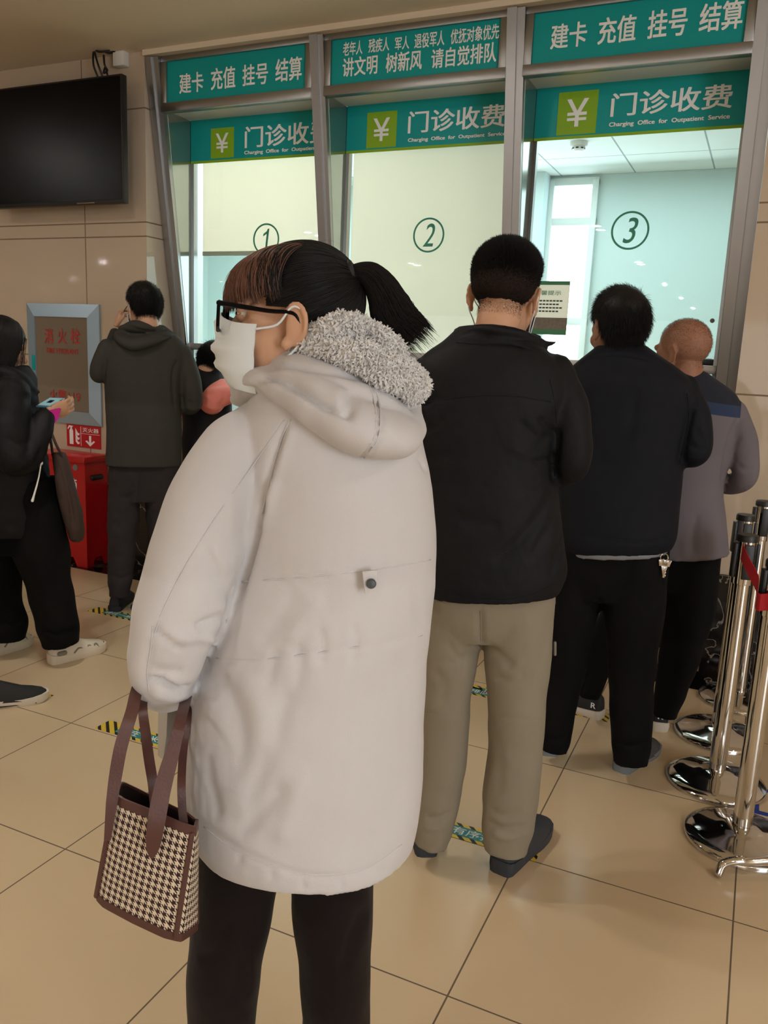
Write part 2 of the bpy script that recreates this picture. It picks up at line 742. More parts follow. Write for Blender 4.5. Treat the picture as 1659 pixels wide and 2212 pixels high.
struct('baseboard_front', MB().box((XL, YG - 0.05, 0.0), (XR, YG - 0.03, 0.22)), 'marble')
struct('trim_1', MB().box((XL, 4.10, 3.125), (XR, 4.5, ZC)), 'paint_ceiling')

# office behind the counter
struct('wall_office_back', MB().box((-5.4, 7.2, 0), (-3.35, 7.3, 3.1)).box((-1.44, 7.2, 0), (2.2, 7.3, 3.1)).box((-3.35, 7.2, 2.96), (-1.44, 7.3, 3.1)).box((-3.35, 7.2, 0), (-1.44, 7.3, 0.6)), 'office_wall')
struct('wall_office_left', MB().box((-5.5, 4.6, 0), (-5.4, 7.3, 3.1)), 'office_wall')
struct('wall_office_right', MB().box((2.2, 4.6, 0), (2.3, 7.3, 3.1)), 'office_wall')
struct('wall_office_front', MB().box((-5.4, 4.62, 0), (XL, 4.68, 3.1)).box((XR, 4.62, 0), (2.2, 4.68, 3.1)).box((XL, 4.5, 2.87), (XR, 4.68, 3.1)), 'office_white')
struct('ceiling_office', MB().box((-5.4, 4.6, 3.0), (2.2, 7.3, 3.08)), 'office_tile')
w4 = tag(empty('window_4', (-2.4, 7.22, 0.6)), kind=S)
MB().box((-3.35, 7.27, 0.6), (-1.44, 7.28, 2.96)).build('pane', MATS['sky_glow'], w4)
fr = MB()
for x in (-3.35, -2.98, -2.62, -1.86, -1.49):
    fr.box((x, 7.16, 0.6), (x + 0.05, 7.26, 2.96))
for z in (0.6, 1.12, 1.78, 2.60, 2.92):
    fr.box((-3.35, 7.18, z), (-1.44, 7.26, z + 0.06))
fr.build('window_frame', MATS['office_white'], w4, bevel=0.004)
struct('column_office', MB().box((-1.99, 7.0, 0), (-1.85, 7.2, 3.0)), 'office_wall')
struct('partition_office', MB().box((-2.66, 5.9, 0), (-2.62, 7.2, 3.0)).box((-4.0, 5.9, 0), (-2.62, 5.96, 1.78)), 'office_white')

# leaning stainless posts; Y of the front face at height z
LEAN = lambda z: 4.108 + (3.14 - z) * 0.158
Z0 = 1.0


def post(name, x0, x1, ridge):
    b = MB()
    for a, c, o in ((x0, ridge, 0.0), (ridge, x1, 0.012)):
        b.prism([(a, LEAN(3.12) + o, 3.12), (a, LEAN(Z0) + o, Z0), (a, LEAN(Z0) + 0.06, Z0), (a, LEAN(3.12) + 0.06, 3.12)], (c - a, 0, 0))
    return struct(name, b, 'steel')


post('trim_2', XL + 0.006, -3.455, -3.50)
post('trim_3', -2.43, -2.352, -2.385)
post('trim_4', -1.336, -1.25, -1.288)
post('trim_5', -0.225, XR - 0.006, -0.175)
BAYS = ((-3.455, -2.43), (-2.352, -1.336), (-1.25, -0.225))
ZS0, ZS1, YS = 2.825, 3.105, 4.165            # upper sign bay
for k, (x0, x1) in enumerate(BAYS):
    w = tag(empty('window_%d' % (k + 1), ((x0 + x1) / 2, YG, 1.06)), kind=S)
    pane = MB().box((x0, YG, 1.48), (x1, YG + 0.01, 2.84)).build('pane', MATS['glass'], w)
    MB().box((x0, YG, 1.07), (x0 + 0.30, YG + 0.01, 1.44)).box((x1 - 0.30, YG, 1.07), (x1, YG + 0.01, 1.44)).build('lower_pane', MATS['glass'], w)
    MB().box((x0, YG - 0.025, 1.44), (x1, YG + 0.045, 1.482)).build('transom', MATS['steel'], w, bevel=0.004)
    MB().box((x0, YG, 1.06), (x0 + 0.022, YG + 0.04, 2.84)).box((x1 - 0.022, YG, 1.06), (x1, YG + 0.04, 2.84)).build('stile', MATS['steel'], w)
    for xx, dx in ((x0 - 0.004, 0.006), (x1 - 0.002, 0.006)):
        MB().prism([(xx, LEAN(2.84) + 0.05, 2.84), (xx, LEAN(1.05) + 0.02, 1.05), (xx, YG, 1.05), (xx, YG, 2.84)], (dx, 0, 0)).build('side_panel', MATS['steel_panel'], w)
    MB().box((x0, YS - 0.02, ZS0 - 0.005), (x1, YS + 0.03, ZS0 + 0.045)).build('lower_rail', MATS['steel'], w, bevel=0.003)
    MB().box((x0, YS - 0.02, 3.094), (x1, YS + 0.03, 3.13)).build('head_rail', MATS['steel'], w, bevel=0.003)
    MB().box((x0, YS - 0.018, ZS0 + 0.043), (x0 + 0.04, YS + 0.028, 3.096)).box((x1 - 0.04, YS - 0.018, ZS0 + 0.043), (x1, YS + 0.028, 3.096)).build('side_rail', MATS['steel'], w, bevel=0.003)
    MB().box((x0, YS + 0.03, 2.842), (x1, YG + 0.2, 2.862)).build('soffit', MATS['white_plastic'], w)
    # circled window number on the pane
    px = ((575, 517), (926, 508), (1361, 498))[k]
    c = onY(*px, YG)
    n = MB()
    th = np.arange(64) * 2 * math.pi / 64
    R = [np.stack([c[0] + np.cos(th) * r, np.full(64, YG - y), c[2] + np.sin(th) * r], 1) for r, y in ((0.094, .0005), (0.094, .002), (0.084, .002), (0.084, .0005))]
    n.rings(R + [R[0]], cap=False)
    num = n.build('number_ring', MATS['number_green'], pane, smooth=False)
    if k == 0:
        MB().prism([c + np.array([(u - .5) * .11, -0.0005, (v - .5) * .124]) for u, v in ((.44, 0), (.56, 0), (.70, 1), (.61, 1), (.54, .88), (.32, .76), (.30, .64), (.54, .76))], (0, -.0015, 0)).build('number', MATS['number_green'], pane, smooth=False)
    else:
        put_text('number', '123'[k], c + np.array([-0.032, -0.0005, -0.062]), (1, 0, 0), (0, 0, 1), 0.07, 0.124, MATS['number_green'], pane, bold=0.004, shear=0.25, depth=0.002)
    MB().lathe([(0.011, 0), (0.011, 0.012), (0.006, 0.014)], M=Matrix.Translation((x1 - 0.05, YG, 1.70)) @ Matrix.Rotation(math.pi / 2, 4, 'X'), n=20).build('glass_stud', MATS['grey_plastic'], w)
struct('counter', MB().box((XL + 0.01, 4.16, 1.02), (XR - 0.01, 4.92, 1.06)), 'marble', bevel=0.006)

# roller blinds
for k, (zb, lab) in enumerate(((onY(480, 551, 4.5)[2], 'cream roller blind half lowered behind the window numbered 1'), (1.1, 'cream roller blind fully lowered behind the window numbered 2'))):
    x0, x1 = BAYS[k]
    b = empty('roller_blind', ((x0 + x1) / 2, 4.5, zb), lab, 'blind', 'cream roller blinds')
    xa = x0 + 0.045 if k == 0 else x0 + 0.02
    MB().box((xa, 4.495, zb + 0.02), (x1 - 0.015, 4.499, 2.82)).build('fabric', MATS['blind'], b)
    MB().box((xa, 4.488, zb - 0.005), (x1 - 0.015, 4.504, zb + 0.022)).build('bottom_bar', MATS['paper'], b, bevel=0.003)
    MB().tube([(xa, 4.497, 2.825), (x1 - 0.015, 4.497, 2.825)], 0.02).build('roller', MATS['white_plastic'], b)


# ------------------------------------------------------------------ signs over the windows
EX, EZ = (1, 0, 0), (0, 0, 1)
NF = (0, -1, 0)


def words(parent, Y, m, items, bold=0.02):
    """items: text, lower-left px, lower-right px, upper-left px - placed on the plane at Y"""
    for s, bl, br, tl in items:
        a, b, c = onY(*bl, Y), onY(*br, Y), onY(*tl, Y)
        put_text('lettering', s, (a[0], Y, (a[2] + b[2]) / 2), EX, EZ, b[0] - a[0], c[2] - a[2], MATS[m], parent, bold=bold * (1.9 if s.startswith('Ch') else 1), depth=0.0025, n=NF)


UP = [[('建卡', (388, 203), (440, 198), (388, 160)), ('充值', (456, 195), (509, 190), (456, 148)), ('挂号', (524, 187), (579, 181), (524, 141)), ('结算', (595, 178), (652, 172), (595, 128))],
      [('老年人', (741, 122), (783, 117), (741, 92)), ('残疾人', (796, 115), (841, 110), (796, 85)), ('军人', (853, 109), (884, 106), (853, 81)), ('退役军人', (895, 106), (960, 98), (895, 74)), ('优抚对象优先', (973, 97), (1078, 83), (973, 65)),
       ('讲文明', (740, 167), (815, 160), (740, 126)), ('树新风', (833, 158), (911, 150), (833, 116)), ('请自觉排队', (931, 149), (1072, 134), (931, 107))],
      [('建卡', (1188, 108), (1266, 99), (1188, 55)), ('充值', (1290, 97), (1372, 89), (1290, 40)), ('挂号', (1397, 85), (1482, 76), (1397, 25)), ('结算', (1508, 72), (1602, 61), (1508, 10))]]
ULAB = ('teal sign with white characters over the window numbered 1', 'teal two-line courtesy notice sign over the window numbered 2', 'teal sign with white characters over the window numbered 3')
LLAB = ('teal band with lime yen square above the pane numbered 1', 'teal band with lime yen square above the pane numbered 2', 'teal band with lime yen square above the pane numbered 3')
YEN = ((456, 505, 278, 343), (794, 855, 246, 318), (1208, 1286, 206, 286))
LOW = [[('门诊收费', (529, 319), (716, 308), (529, 273)), ('Charging  Office  for  Outpatient  Service', (528, 337), (725, 322), (528, 327))],
       [('门诊收费', (881, 290), (1090, 272), (881, 243)), ('Charging  Office  for  Outpatient  Service', (881, 312), (1092, 292), (881, 302))],
       [('门诊收费', (1318, 252), (1580, 234), (1318, 202)), ('Charging  Office  for  Outpatient  Service', (1315, 277), (1576, 259), (1315, 265))]]
for k, (x0, x1) in enumerate(BAYS):
    s = empty('sign', ((x0 + x1) / 2, YS, 2.87), ULAB[k], 'sign', 'teal signs over the windows')
    MB().box((x0 + 0.035, YS - 0.004, 2.868), (x1 - 0.035, YS + 0.01, 3.098)).build('board', MATS['teal'], s)
    words(s, YS - 0.004, 'letter_white', UP[k])
    s = empty('sign', ((x0 + x1) / 2, YG - 0.004, 2.58), LLAB[k], 'sign', 'teal bands across the panes')
    zb = 2.592
    MB().box((x0 + 0.004, YG - 0.006, zb), (x1 - 0.004, YG - 0.001, 2.842)).build('band', MATS['teal'], s)
    MB().box((x0 + 0.004, YG - 0.0068, zb - 0.004), (x1 - 0.004, YG - 0.001, zb + 0.010)).build('lime_strip', MATS['lime'], s)
    a, b = onY(YEN[k][0], YEN[k][2], YG - 0.006), onY(YEN[k][1], YEN[k][3], YG - 0.006)
    cz = (a[2] + b[2]) / 2 + 0.004
    h = (b[0] - a[0]) / 2
    cx = (a[0] + b[0]) / 2
    sq = MB().box((cx - h, YG - 0.0078, cz - h * 1.02), (cx + h, YG - 0.0055, cz + h * 1.02)).build('lime_square', MATS['lime'], s)
    put_text('yen_mark', '¥', (cx - h * 0.55, YG - 0.0078, cz - h * 0.66), EX, EZ, h * 1.1, h * 1.32, MATS['letter_white'], sq, bold=0.008, depth=0.002, n=NF)
    words(s, YG - 0.006, 'letter_white', LOW[k], bold=0.016)

# notice pasted inside the third pane
a, b = onY(1146, 607, YG - 0.003), onY(1222, 724, YG - 0.003)
po = empty('poster', ((a[0] + b[0]) / 2, YG - 0.003, b[2]), 'paper notice with green edges stuck to the pane numbered 3', 'poster')
w_, h_ = b[0] - a[0], a[2] - b[2]
MB().box((a[0], YG - 0.003, b[2]), (b[0], YG - 0.0005, a[2])).build('sheet', MATS['thin_paper'], po)
for nm, z0, z1, mm in (('green_edge', 0.0, 0.10, 'poster_green'), ('green_edge', 0.93, 1.0, 'poster_green'), ('picture', 0.10, 0.32, 'photo_brown')):
    MB().box((a[0], YG - 0.0045, b[2] + z0 * h_), (b[0], YG - 0.0025, b[2] + z1 * h_)).build(nm, MATS[mm], po)
put_text('heading', '温馨提示', (a[0] + 0.12 * w_, YG - 0.003, b[2] + 0.74 * h_), EX, EZ, 0.68 * w_, 0.085 * h_, MATS['poster_green'], po, bold=0.01, depth=0.001, n=NF)
ln = MB()
for i in range(4):
    for j in range(9 - i % 2):
        ln.box((a[0] + (0.1 + j * 0.085) * w_, YG - 0.0042, b[2] + (0.62 - i * 0.065) * h_), (a[0] + (0.165 + j * 0.085) * w_, YG - 0.003, b[2] + (0.648 - i * 0.065) * h_))
ln.build('small_print', MATS['ink'], po)

# smoke detector on the office ceiling
c = onY(1251, 306, 6.15)
d = empty('smoke_detector', (c[0], c[1], 3.0), 'white round smoke detector on the office ceiling behind window 3', 'smoke detector')
MB().lathe([(0.062, 0), (0.062, -0.018), (0.055, -0.03)], (c[0], c[1], 3.0)).build('base', MATS['white_plastic'], d)
MB().lathe([(0.045, -0.03), (0.045, -0.05), (0.03, -0.062), (0.0, -0.064)], (c[0], c[1], 3.0)).build('sensor_head', MATS['white_plastic'], d)
sl = MB()
for i in range(8):
    M = Matrix.Translation((c[0], c[1], 3.0)) @ Matrix.Rotation(i * math.pi / 4, 4, 'Z')
    sl.box((0.043, -0.009, -0.05), (0.0465, 0.009, -0.04), M)
sl.build('vent', MATS['black_plastic'], d)

# downlights in the hall ceiling (seen as reflections)
first = None
for X in (-2.16, -6.3, -13.4, -18.0, -23.0, 2.4):
    for Y in (1.62, -2.08, -5.9, -9.6, -13.2, -16.9):
        if X < -7 and Y > -4:
            continue
        if X == -2.16 or Y > -14:
            for dy in ((-0.16, 0.16) if X > -7 else (0,)):
                if first is None:
                    o = empty('downlight', (X, Y + dy, ZC), 'round recessed warm downlight in the hall ceiling', 'downlight', 'hall downlights')
                    r1 = MB().lathe([(0.075, 0), (0.082, -0.008), (0.065, -0.008), (0.062, 0.0)], (X, Y + dy, ZC)).build('bezel', MATS['white_plastic'], o)
                    g1 = MB().lathe([(0.06, -0.003), (0.0, -0.003)], (X, Y + dy, ZC), 24).build('diffuser', MATS['lamp_glow'], o)
                    first = (o, r1, g1)
                else:
                    o = first[0].copy()
                    COL.objects.link(o)
                    o.location = (X, Y + dy, ZC)
                    for ch in first[1:]:
                        cc = ch.copy()
                        cc.parent = o
                        COL.objects.link(cc)

# ------------------------------------------------------------------ left wall: television, hydrant cabinet, extinguisher box
YT = 3.94
TR, BR = onY(261, 158, YT), onY(267, 438, YT)
zt, zb, xr = TR[2], BR[2], BR[0]
xl = xr - (zt - zb) * 1.74
tv = empty('television', ((xl + xr) / 2, YT, zb), 'black flat television hanging high on the stone wall', 'television')
MB().box((xl, YT, zb), (xr, YT + 0.045, zt)).build('bezel', MATS['black_plastic'], tv, bevel=0.006)
MB().box((xl + 0.012, YT - 0.002, zb + 0.022), (xr - 0.012, YT + 0.001, zt - 0.012)).build('screen', MATS['black_gloss'], tv)
MB().box((xl + 0.15, YT + 0.045, zb + 0.1), (xr - 0.15, YT + 0.085, zt - 0.2)).build('back_cover', MATS['black_plastic'], tv, bevel=0.01)
MB().box((xl + 0.4, YT + 0.085, zb + 0.2), (xr - 0.4, YW - 0.004, zb + 0.5)).build('wall_bracket', MATS['black_plastic'], tv)
MB().box((xr - 0.36, YT - 0.006, zb + 0.004), (xr - 0.22, YT, zb + 0.009)).build('logo_strip', MATS['chrome'], tv)
c = onY(262, 122, YW - 0.03)
sb = empty('socket_box', (c[0], YW, c[2]), 'white wall socket box high above the television', 'socket')
MB().box((c[0] - 0.05, YW - 0.05, c[2] - 0.055), (c[0] + 0.035, YW, c[2] + 0.06)).build('housing', MATS['white_plastic'], sb, bevel=0.006)
MB().box((c[0] - 0.11, YW - 0.065, c[2] + 0.02), (c[0] - 0.02, YW - 0.02, c[2] + 0.06)).build('plug', MATS['black_plastic'], sb, bevel=0.012)
cb = MB()
for pts in ([(236, 110), (215, 112), (203, 110), (202, 140), (212, 168)], [(204, 112), (212, 140), (222, 166)], [(224, 120), (226, 140), (232, 152), (224, 158), (228, 145), (232, 162)]):
    cb.tube([onY(x, y, YW - 0.085 - 0.02 * (i % 2)) for i, (x, y) in enumerate(pts)], 0.006, n=8, sub=6)
tag(cb.build('cable', MATS['black_plastic'], origin=onY(215, 165, YW - 0.06)), 'tangled black cable hanging from the wall socket to the television', 'cable')

A, B_ = onY(61, 654, YW), onY(217, 654, YW)
zt, zb = 1.697, 0.915
xl, xr = A[0], B_[0]
hy = empty('hydrant_cabinet', ((xl + xr) / 2, YW, zb), 'pale blue framed fire hydrant cabinet set in the stone wall', 'cabinet')
f = 0.085
yo = YW - 0.035
fm = MB()
O = [(xl, zb), (xr, zb), (xr, zt), (xl, zt)]
I = [(xl + f, zb + f), (xr - f, zb + f), (xr - f, zt - f), (xl + f, zt - f)]
for i in range(4):
    j = (i + 1) % 4
    fm.add([(O[i][0], yo + 0.02, O[i][1]), (O[j][0], yo + 0.02, O[j][1]), (I[j][0], yo, I[j][1]), (I[i][0], yo, I[i][1]),
            (O[i][0], YW, O[i][1]), (O[j][0], YW, O[j][1]), (I[j][0], yo + 0.015, I[j][1]), (I[i][0], yo + 0.015, I[i][1])],
           [(0, 1, 2, 3), (4, 5, 1, 0), (3, 2, 6, 7), (4, 7, 6, 5)])
fm.build('frame', MATS['blue_alu'], hy, smooth=False)
mat('cabinet_glass', (128, 116, 100), 0.14, spec=0.6)
door = MB().box((xl + f - 0.005, yo + 0.008, zb + f - 0.005), (xr - f + 0.005, yo + 0.014, zt - f + 0.005)).build('door_glass', MATS['cabinet_glass'], hy)
words(hy, yo + 0.008, 'red_letter', [('消', (97, 742), (116, 743), (97, 709)), ('火', (126, 742), (145, 743), (126, 709)), ('栓', (154, 743), (174, 744), (154, 709)),
                                     ('火警119', (108, 866), (174, 868), (108, 842))], bold=0.01)
words(hy, yo + 0.008, 'red_letter', [('FIRE HYDRANT', (102, 763), (171, 765), (102, 752))], bold=0.02)
c = onY(73, 783, yo)
MB().box((c[0] - 0.012, yo - 0.006, c[2] - 0.05), (c[0] + 0.012, yo + 0.02, c[2] + 0.05)).build('latch', MATS['teal'], hy, bevel=0.003)

a, b = onY(145, 914, YW), onY(219, 971, YW)
z0, z1 = 0.762, 0.91
es = empty('sign', ((a[0] + b[0]) / 2, YW, z0), 'red fire extinguisher sign with white arrow below hydrant cabinet', 'sign')
MB().box((a[0], YW - 0.006, z0), (b[0], YW, z1)).build('plate', MATS['red_sign'], es)
W_, H_ = b[0] - a[0], z1 - z0


def sp2(u, v):
    return (a[0] + u * W_, YW - 0.006, z0 + v * H_)


ic = MB()
ic.prism([sp2(*q) for q in [(.09, .1), (.2, .1), (.2, .72), (.17, .80), (.12, .80), (.09, .72)]], (0, -0.002, 0))
ic.prism([sp2(*q) for q in [(.12, .80), (.17, .80), (.17, .88), (.21, .93), (.08, .95), (.03, .80), (.05, .76), (.10, .88), (.12, .88)]], (0, -0.002, 0))
for i in range(3):
    v = .12 + i * .2
    ic.prism([sp2(*q) for q in [(.27, v + .12), (.33, v), (.38, v + .02), (.39, v + .12), (.35, v + .1), (.31, v + .2), (.27, v + .32)]], (0, -0.002, 0))
ic.build('pictogram', MATS['letter_white'], es, smooth=False)
MB().prism([sp2(*q) for q in [(.425, .06), (.435, .06), (.435, .94), (.425, .94)]], (0, -0.002, 0)).prism([sp2(*q) for q in [(.435, .62), (.98, .62), (.98, .635), (.435, .635)]], (0, -0.002, 0)).build('dividing_line', MATS['letter_white'], es, smooth=False)
MB().prism([sp2(*q) for q in [(.70, .08), (.84, .30), (.80, .34), (.73, .24), (.73, .56), (.67, .56), (.67, .24), (.60, .34), (.56, .30)]], (0, -0.002, 0)).build('arrow', MATS['letter_white'], es, smooth=False)
put_text('lettering', '灭火器', sp2(.48, .70), EX, EZ, .48 * W_, .2 * H_, MATS['letter_white'], es, bold=0.012, depth=0.002, n=NF)

c = onfloor(189, 1228)
bx1, by0 = c[0], c[1]
bx0, by1, bh = bx1 - 0.46, by0 + 0.2, 0.70
eb = empty('extinguisher_box', ((bx0 + bx1) / 2, (by0 + by1) / 2, 0), 'red metal fire extinguisher box on the floor by the wall', 'box')
bm_ = MB()
f = 0.09
for P, off in (([(bx0, by0, 0), (bx0 + f, by0, 0), (bx0 + f + .03, by0, .06), (bx1 - f - .03, by0, .06), (bx1 - f, by0, 0), (bx1, by0, 0), (bx1, by0, bh), (bx0, by0, bh)], (0, 0.012, 0)),
               ([(bx1, by0 + .0121, 0), (bx1, by0 + .05, 0), (bx1, by0 + .07, .06), (bx1, by1 - .06, .06), (bx1, by1 - .04, 0), (bx1, by1, 0), (bx1, by1, bh), (bx1, by0 + .0121, bh)], (-0.012, 0, 0)),
               ([(bx0, by0 + .0121, 0), (bx0, by1, 0), (bx0, by1, bh), (bx0, by0 + .0121, bh)], (0.012, 0, 0)), ([(bx0 + .0121, by1, 0), (bx1 - .0121, by1, 0), (bx1 - .0121, by1, bh), (bx0 + .0121, by1, bh)], (0, -0.012, 0))):
    bm_.prism(P, off)
bm_.build('body', MATS['red_paint'], eb, smooth=False)
MB().box((bx0 - .015, by0 - .02, bh - 0.005), (bx1 + .015, by1 + .01, bh + .035)).build('lid', MATS['red_paint'], eb, bevel=0.008)
MB().tube([(bx1 + .0005, by0 + .06, bh - .105), (bx1 + .0005, by0 + .14, bh - .105)], 0.017, n=16).build('hand_slot', MATS['black_plastic'], eb)
c = onY(163, 1010, by0)
MB().lathe([(0.02, 0), (0.02, 0.003), (0.0, 0.004)], M=Matrix.Translation((c[0], by0, c[2])) @ Matrix.Rotation(math.pi / 2, 4, 'X'), n=24).build('badge', MATS['grey_plastic'], eb)
c = onY(163, 1055, by0)
put_text('lettering', '箱', (c[0] - .05, by0, c[2] - .01), EX, EZ, .065, .075, MATS['letter_white'], eb, bold=0.01, depth=0.002, n=NF)


# ------------------------------------------------------------------ barrier posts
def stanchion(p, lab, turn, high=0.92, br=0.17):
    o = empty('barrier_post', (p[0], p[1], 0), lab, 'barrier post', 'chrome queue barrier posts')
    c = (p[0], p[1], 0)
    MB().lathe([(br, 0.0), (br, 0.012), (br - .004, .018), (br * .8, .030), (br * .45, .040), (.06, .046), (.045, .052), (.0, .052)], c, 72).build('base', MATS['chrome'], o, smooth=0.7)
    MB().lathe([(.0295, .045), (.0295, high - .17)], c, 40).build('post', MATS['chrome'], o)
    MB().lathe([(.033, high - .172), (.034, high - .168), (.034, high - .022), (.032, high - .02)], c, 40).build('sleeve', MATS['chrome'], o)
    MB().lathe([(.0355, high - .022), (.0355, high - .004), (.033, high), (0, high)], c, 40).build('cap', MATS['black_plastic'], o)
    for k in range(4):
        M = Matrix.Translation(c) @ Matrix.Rotation(turn + k * math.pi / 2, 4, 'Z')
        MB().box((.031, -.016, high - .15), (.042, .016, high - .03), M).build('belt_slot', MATS['black_plastic'], o, bevel=0.003)
    return o


PC = onfloor(1545, 1690)
PF = onfloor(1598, 1815)
PB = onfloor(1550, 1588)
PA = onfloor(1594, 1514)
stanchion(PF, 'nearest chrome barrier post, cut off by the right photo edge', 0.3)
stanchion(PC, 'chrome barrier post whose top holds the red belt', 0.3)
stanchion(PB, 'third chrome barrier post, half hidden behind the red belt post', 0.3)
stanchion(PA, 'farthest chrome barrier post, standing by the dark marble skirting', 0.3)
rb = MB()
pth = np.array([PC + (-.012, -.048, .868), PC + (.012, -.12, .84), (PC + PF) / 2 + (.0, -.02, .80), PF + (-.046, -.03, .795), PF + (-.022, -.052, .80), PF + (.012, -.056, .81)])
pth, _ = spline(pth, np.zeros(6), 4)
R = []
for q in pth:
    R.append([q + (-.001, 0, -.026), q + (.001, 0, -.026), q + (.001, 0, .026), q + (-.001, 0, .026)])
rb.rings(R)
P0 = pth[0]
tag(rb.build('barrier_belt', MATS['red_belt'], origin=P0), 'red fabric belt slung between two chrome barrier posts', 'belt')
q0, q1 = onfloor(1553, 1882, 0.02), onfloor(1640, 1872, 0.035)
dq = (q1 - q0) / np.linalg.norm(q1 - q0)
sf = MB().tube([q0 + (0, 0, -.008), q0 + (0, 0.005, .02) + dq * .012, q0 + dq * .06 + (0, 0, .028), q0 + dq * .14 + (0, 0, .018), q0 + dq * .6 + (0, 0, .018)], 0.0125, n=20, sub=6)
tag(sf.build('stand_foot', MATS['chrome'], origin=q0), 'bent chrome tube foot of a stand lying before nearest barrier post', 'stand foot')
bs = MB()
a = onfloor(1626, 1745)
for lo, hi in (((a[0], a[1] - .015, 0), (a[0] + .02, a[1] + .16, .0015)), ((a[0], a[1] - .035, 0), (a[0] + .5, a[1] - .012, .0015)), ((a[0] + .48, a[1] - .035, 0), (a[0] + .5, a[1] + .16, .0015)), ((a[0], a[1] + .14, 0), (a[0] + .5, a[1] + .16, .0015))):
    bs.box(lo, hi)
tag(bs.build('floor_marking', MATS['blue_tape'], origin=a), 'blue taped outline on the floor behind the nearest barrier post', 'floor marking')

# ------------------------------------------------------------------ yellow and black queue stickers on the floor
m = mat('tape_stripes', (226, 192, 60), 0.5)
t, p, N, L = nt(m)
geo = N.new('ShaderNodeNewGeometry')
sp = N.new('ShaderNodeSeparateXYZ')
L.new(geo.outputs['Position'], sp.inputs[0])
ad = N.new('ShaderNodeMath')
ad.operation = 'ADD'
L.new(sp.outputs[0], ad.inputs[0])
L.new(sp.outputs[1], ad.inputs[1])
mo = N.new('ShaderNodeMath')
mo.operation = 'FLOORED_MODULO'
L.new(ad.outputs[0], mo.inputs[0])
mo.inputs[1].default_value = 0.042
lt = N.new('ShaderNodeMath')
lt.operation = 'LESS_THAN'
L.new(mo.outputs[0], lt.inputs[0])
lt.inputs[1].default_value = 0.017
mx = N.new('ShaderNodeMix')
mx.data_type = 'RGBA'
L.new(lt.outputs[0], mx.inputs[0])
mx.inputs[6].default_value = lin((226, 192, 60))
mx.inputs[7].default_value = lin((28, 26, 24))
L.new(mx.outputs[2], p.inputs['Base Color'])


def sticker(x0, y0, lab, w=0.65, h=0.082):
    o = empty('queue_sticker', (x0 + w / 2, y0 + h / 2, 0), lab, 'floor sticker', 'queue stickers on the floor')
    MB().box((x0, y0, 0.0004), (x0 + w, y0 + h, .0012)).build('striped_strip', MATS['tape_stripes'], o)
    MB().box((x0 + .085, y0 + .016, .001), (x0 + w - .085, y0 + h - .016, .0018)).build('teal_strip', MATS['tape_teal'], o)
    put_text('lettering', '请在一米线外有序排队', (x0 + .095, y0 + .022, .0018), EX, (0, 1, 0), w - .19, h - .044, MATS['letter_white'], o, bold=0.008, depth=0.0004)


sticker(-0.452 - 0.65, 2.205, 'striped queue sticker under the shoes of the man in khaki trousers')
sticker(-2.19, 2.215, 'striped queue sticker on the floor behind the houndstooth bag')
c = onfloor(1312, 1560)
sticker(c[0] - .65, c[1], 'striped queue sticker under the white-soled sneaker of the shaved-headed man')
c = onfloor(195, 1318)
sticker(c[0], c[1] - .02, 'striped queue sticker under the shoe of the man in the hooded jacket')
c = onfloor(99, 1510)
sticker(c[0] - .65, c[1] - .04, 'striped queue sticker at the toe of the black running shoe')
c = onfloor(1056, 1500)
sticker(c[0] - .55, c[1] - .04, 'striped queue sticker seen between the khaki trouser legs')
# pouch lying on the transom ledge behind the third pane
c = onY(1532, 800, YG + 0.06)
pc = MB()
for i, (dx, r) in enumerate(((-.05, (.035, .02, .016)), (-.01, (.045, .022, .02)), (.035, (.032, .02, .016)))):
    pc.ball((c[0] + dx, YG + .07, 1.482 + r[2] * .8), r)
pk = tag(link('pouch', pc.remesh(.004, 4), MATS['black_plastic'], origin=(c[0], YG + .07, 1.48)), 'small dark pouch with ring lying inside the pane numbered 3', 'pouch')
MB().tube([(c[0] + .055 + .012 * math.cos(q), YG + .05, 1.50 + .012 * math.sin(q)) for q in np.linspace(0, 6.28, 20)], .0025, n=8).build('ring', MATS['chrome'], pk)
struct('sill_inner', MB().box((XL + .02, YG + .045, 1.455), (XR - .1, YG + .14, 1.478)), 'white_plastic')


# ------------------------------------------------------------------ people: helpers
mat('skin', (204, 158, 128), 0.55, spec=0.35, var=0.06, vscale=30)
mat('skin_tan', (158, 112, 88), 0.55, spec=0.35, var=0.06, vscale=30)
mat('hair_black', (17, 15, 15), 0.5, spec=0.3)
mat('hair_soft_black', (26, 22, 21), 0.75, spec=0.12)
mat('hair_lit_brown', (116, 76, 56), 0.5)  # brown where light catches the dark hair, put into the colour
mat('hair_stubble', (66, 52, 44), 0.7)
mat('coat_cream', (208, 206, 208), 0.8, bump=0.25, bscale=700, wrinkle=0.25, wscale=9, sheen=0.15)
mat('fleece', (240, 238, 236), 0.9, sheen=0.3)
mat('fleece_base', (222, 219, 217), 0.95)
mat('velvet_black', (22, 15, 16), 0.8, spec=0.15, sheen=0.12, bump=0.2, bscale=900, wrinkle=0.3, wscale=10)
mat('jacket_black', (16, 17, 21), 0.65, spec=0.2, bump=0.2, bscale=600, wrinkle=0.3, wscale=14)
mat('khaki', (138, 129, 112), 0.85, bump=0.25, bscale=800, wrinkle=0.3, wscale=12)
mat('jacket_navy', (16, 19, 27), 0.75, spec=0.2, bump=0.2, bscale=700, wrinkle=0.25, wscale=12)
mat('trouser_black', (9, 9, 10), 0.85, spec=0.15, bump=0.2, bscale=700)
mat('jacket_grey', (108, 102, 108), 0.85, bump=0.3, bscale=700)
mat('yoke_blue', (40, 56, 88), 0.8, bump=0.3, bscale=500)
mat('yoke_dark', (26, 32, 46), 0.8, bump=0.5, bscale=300)
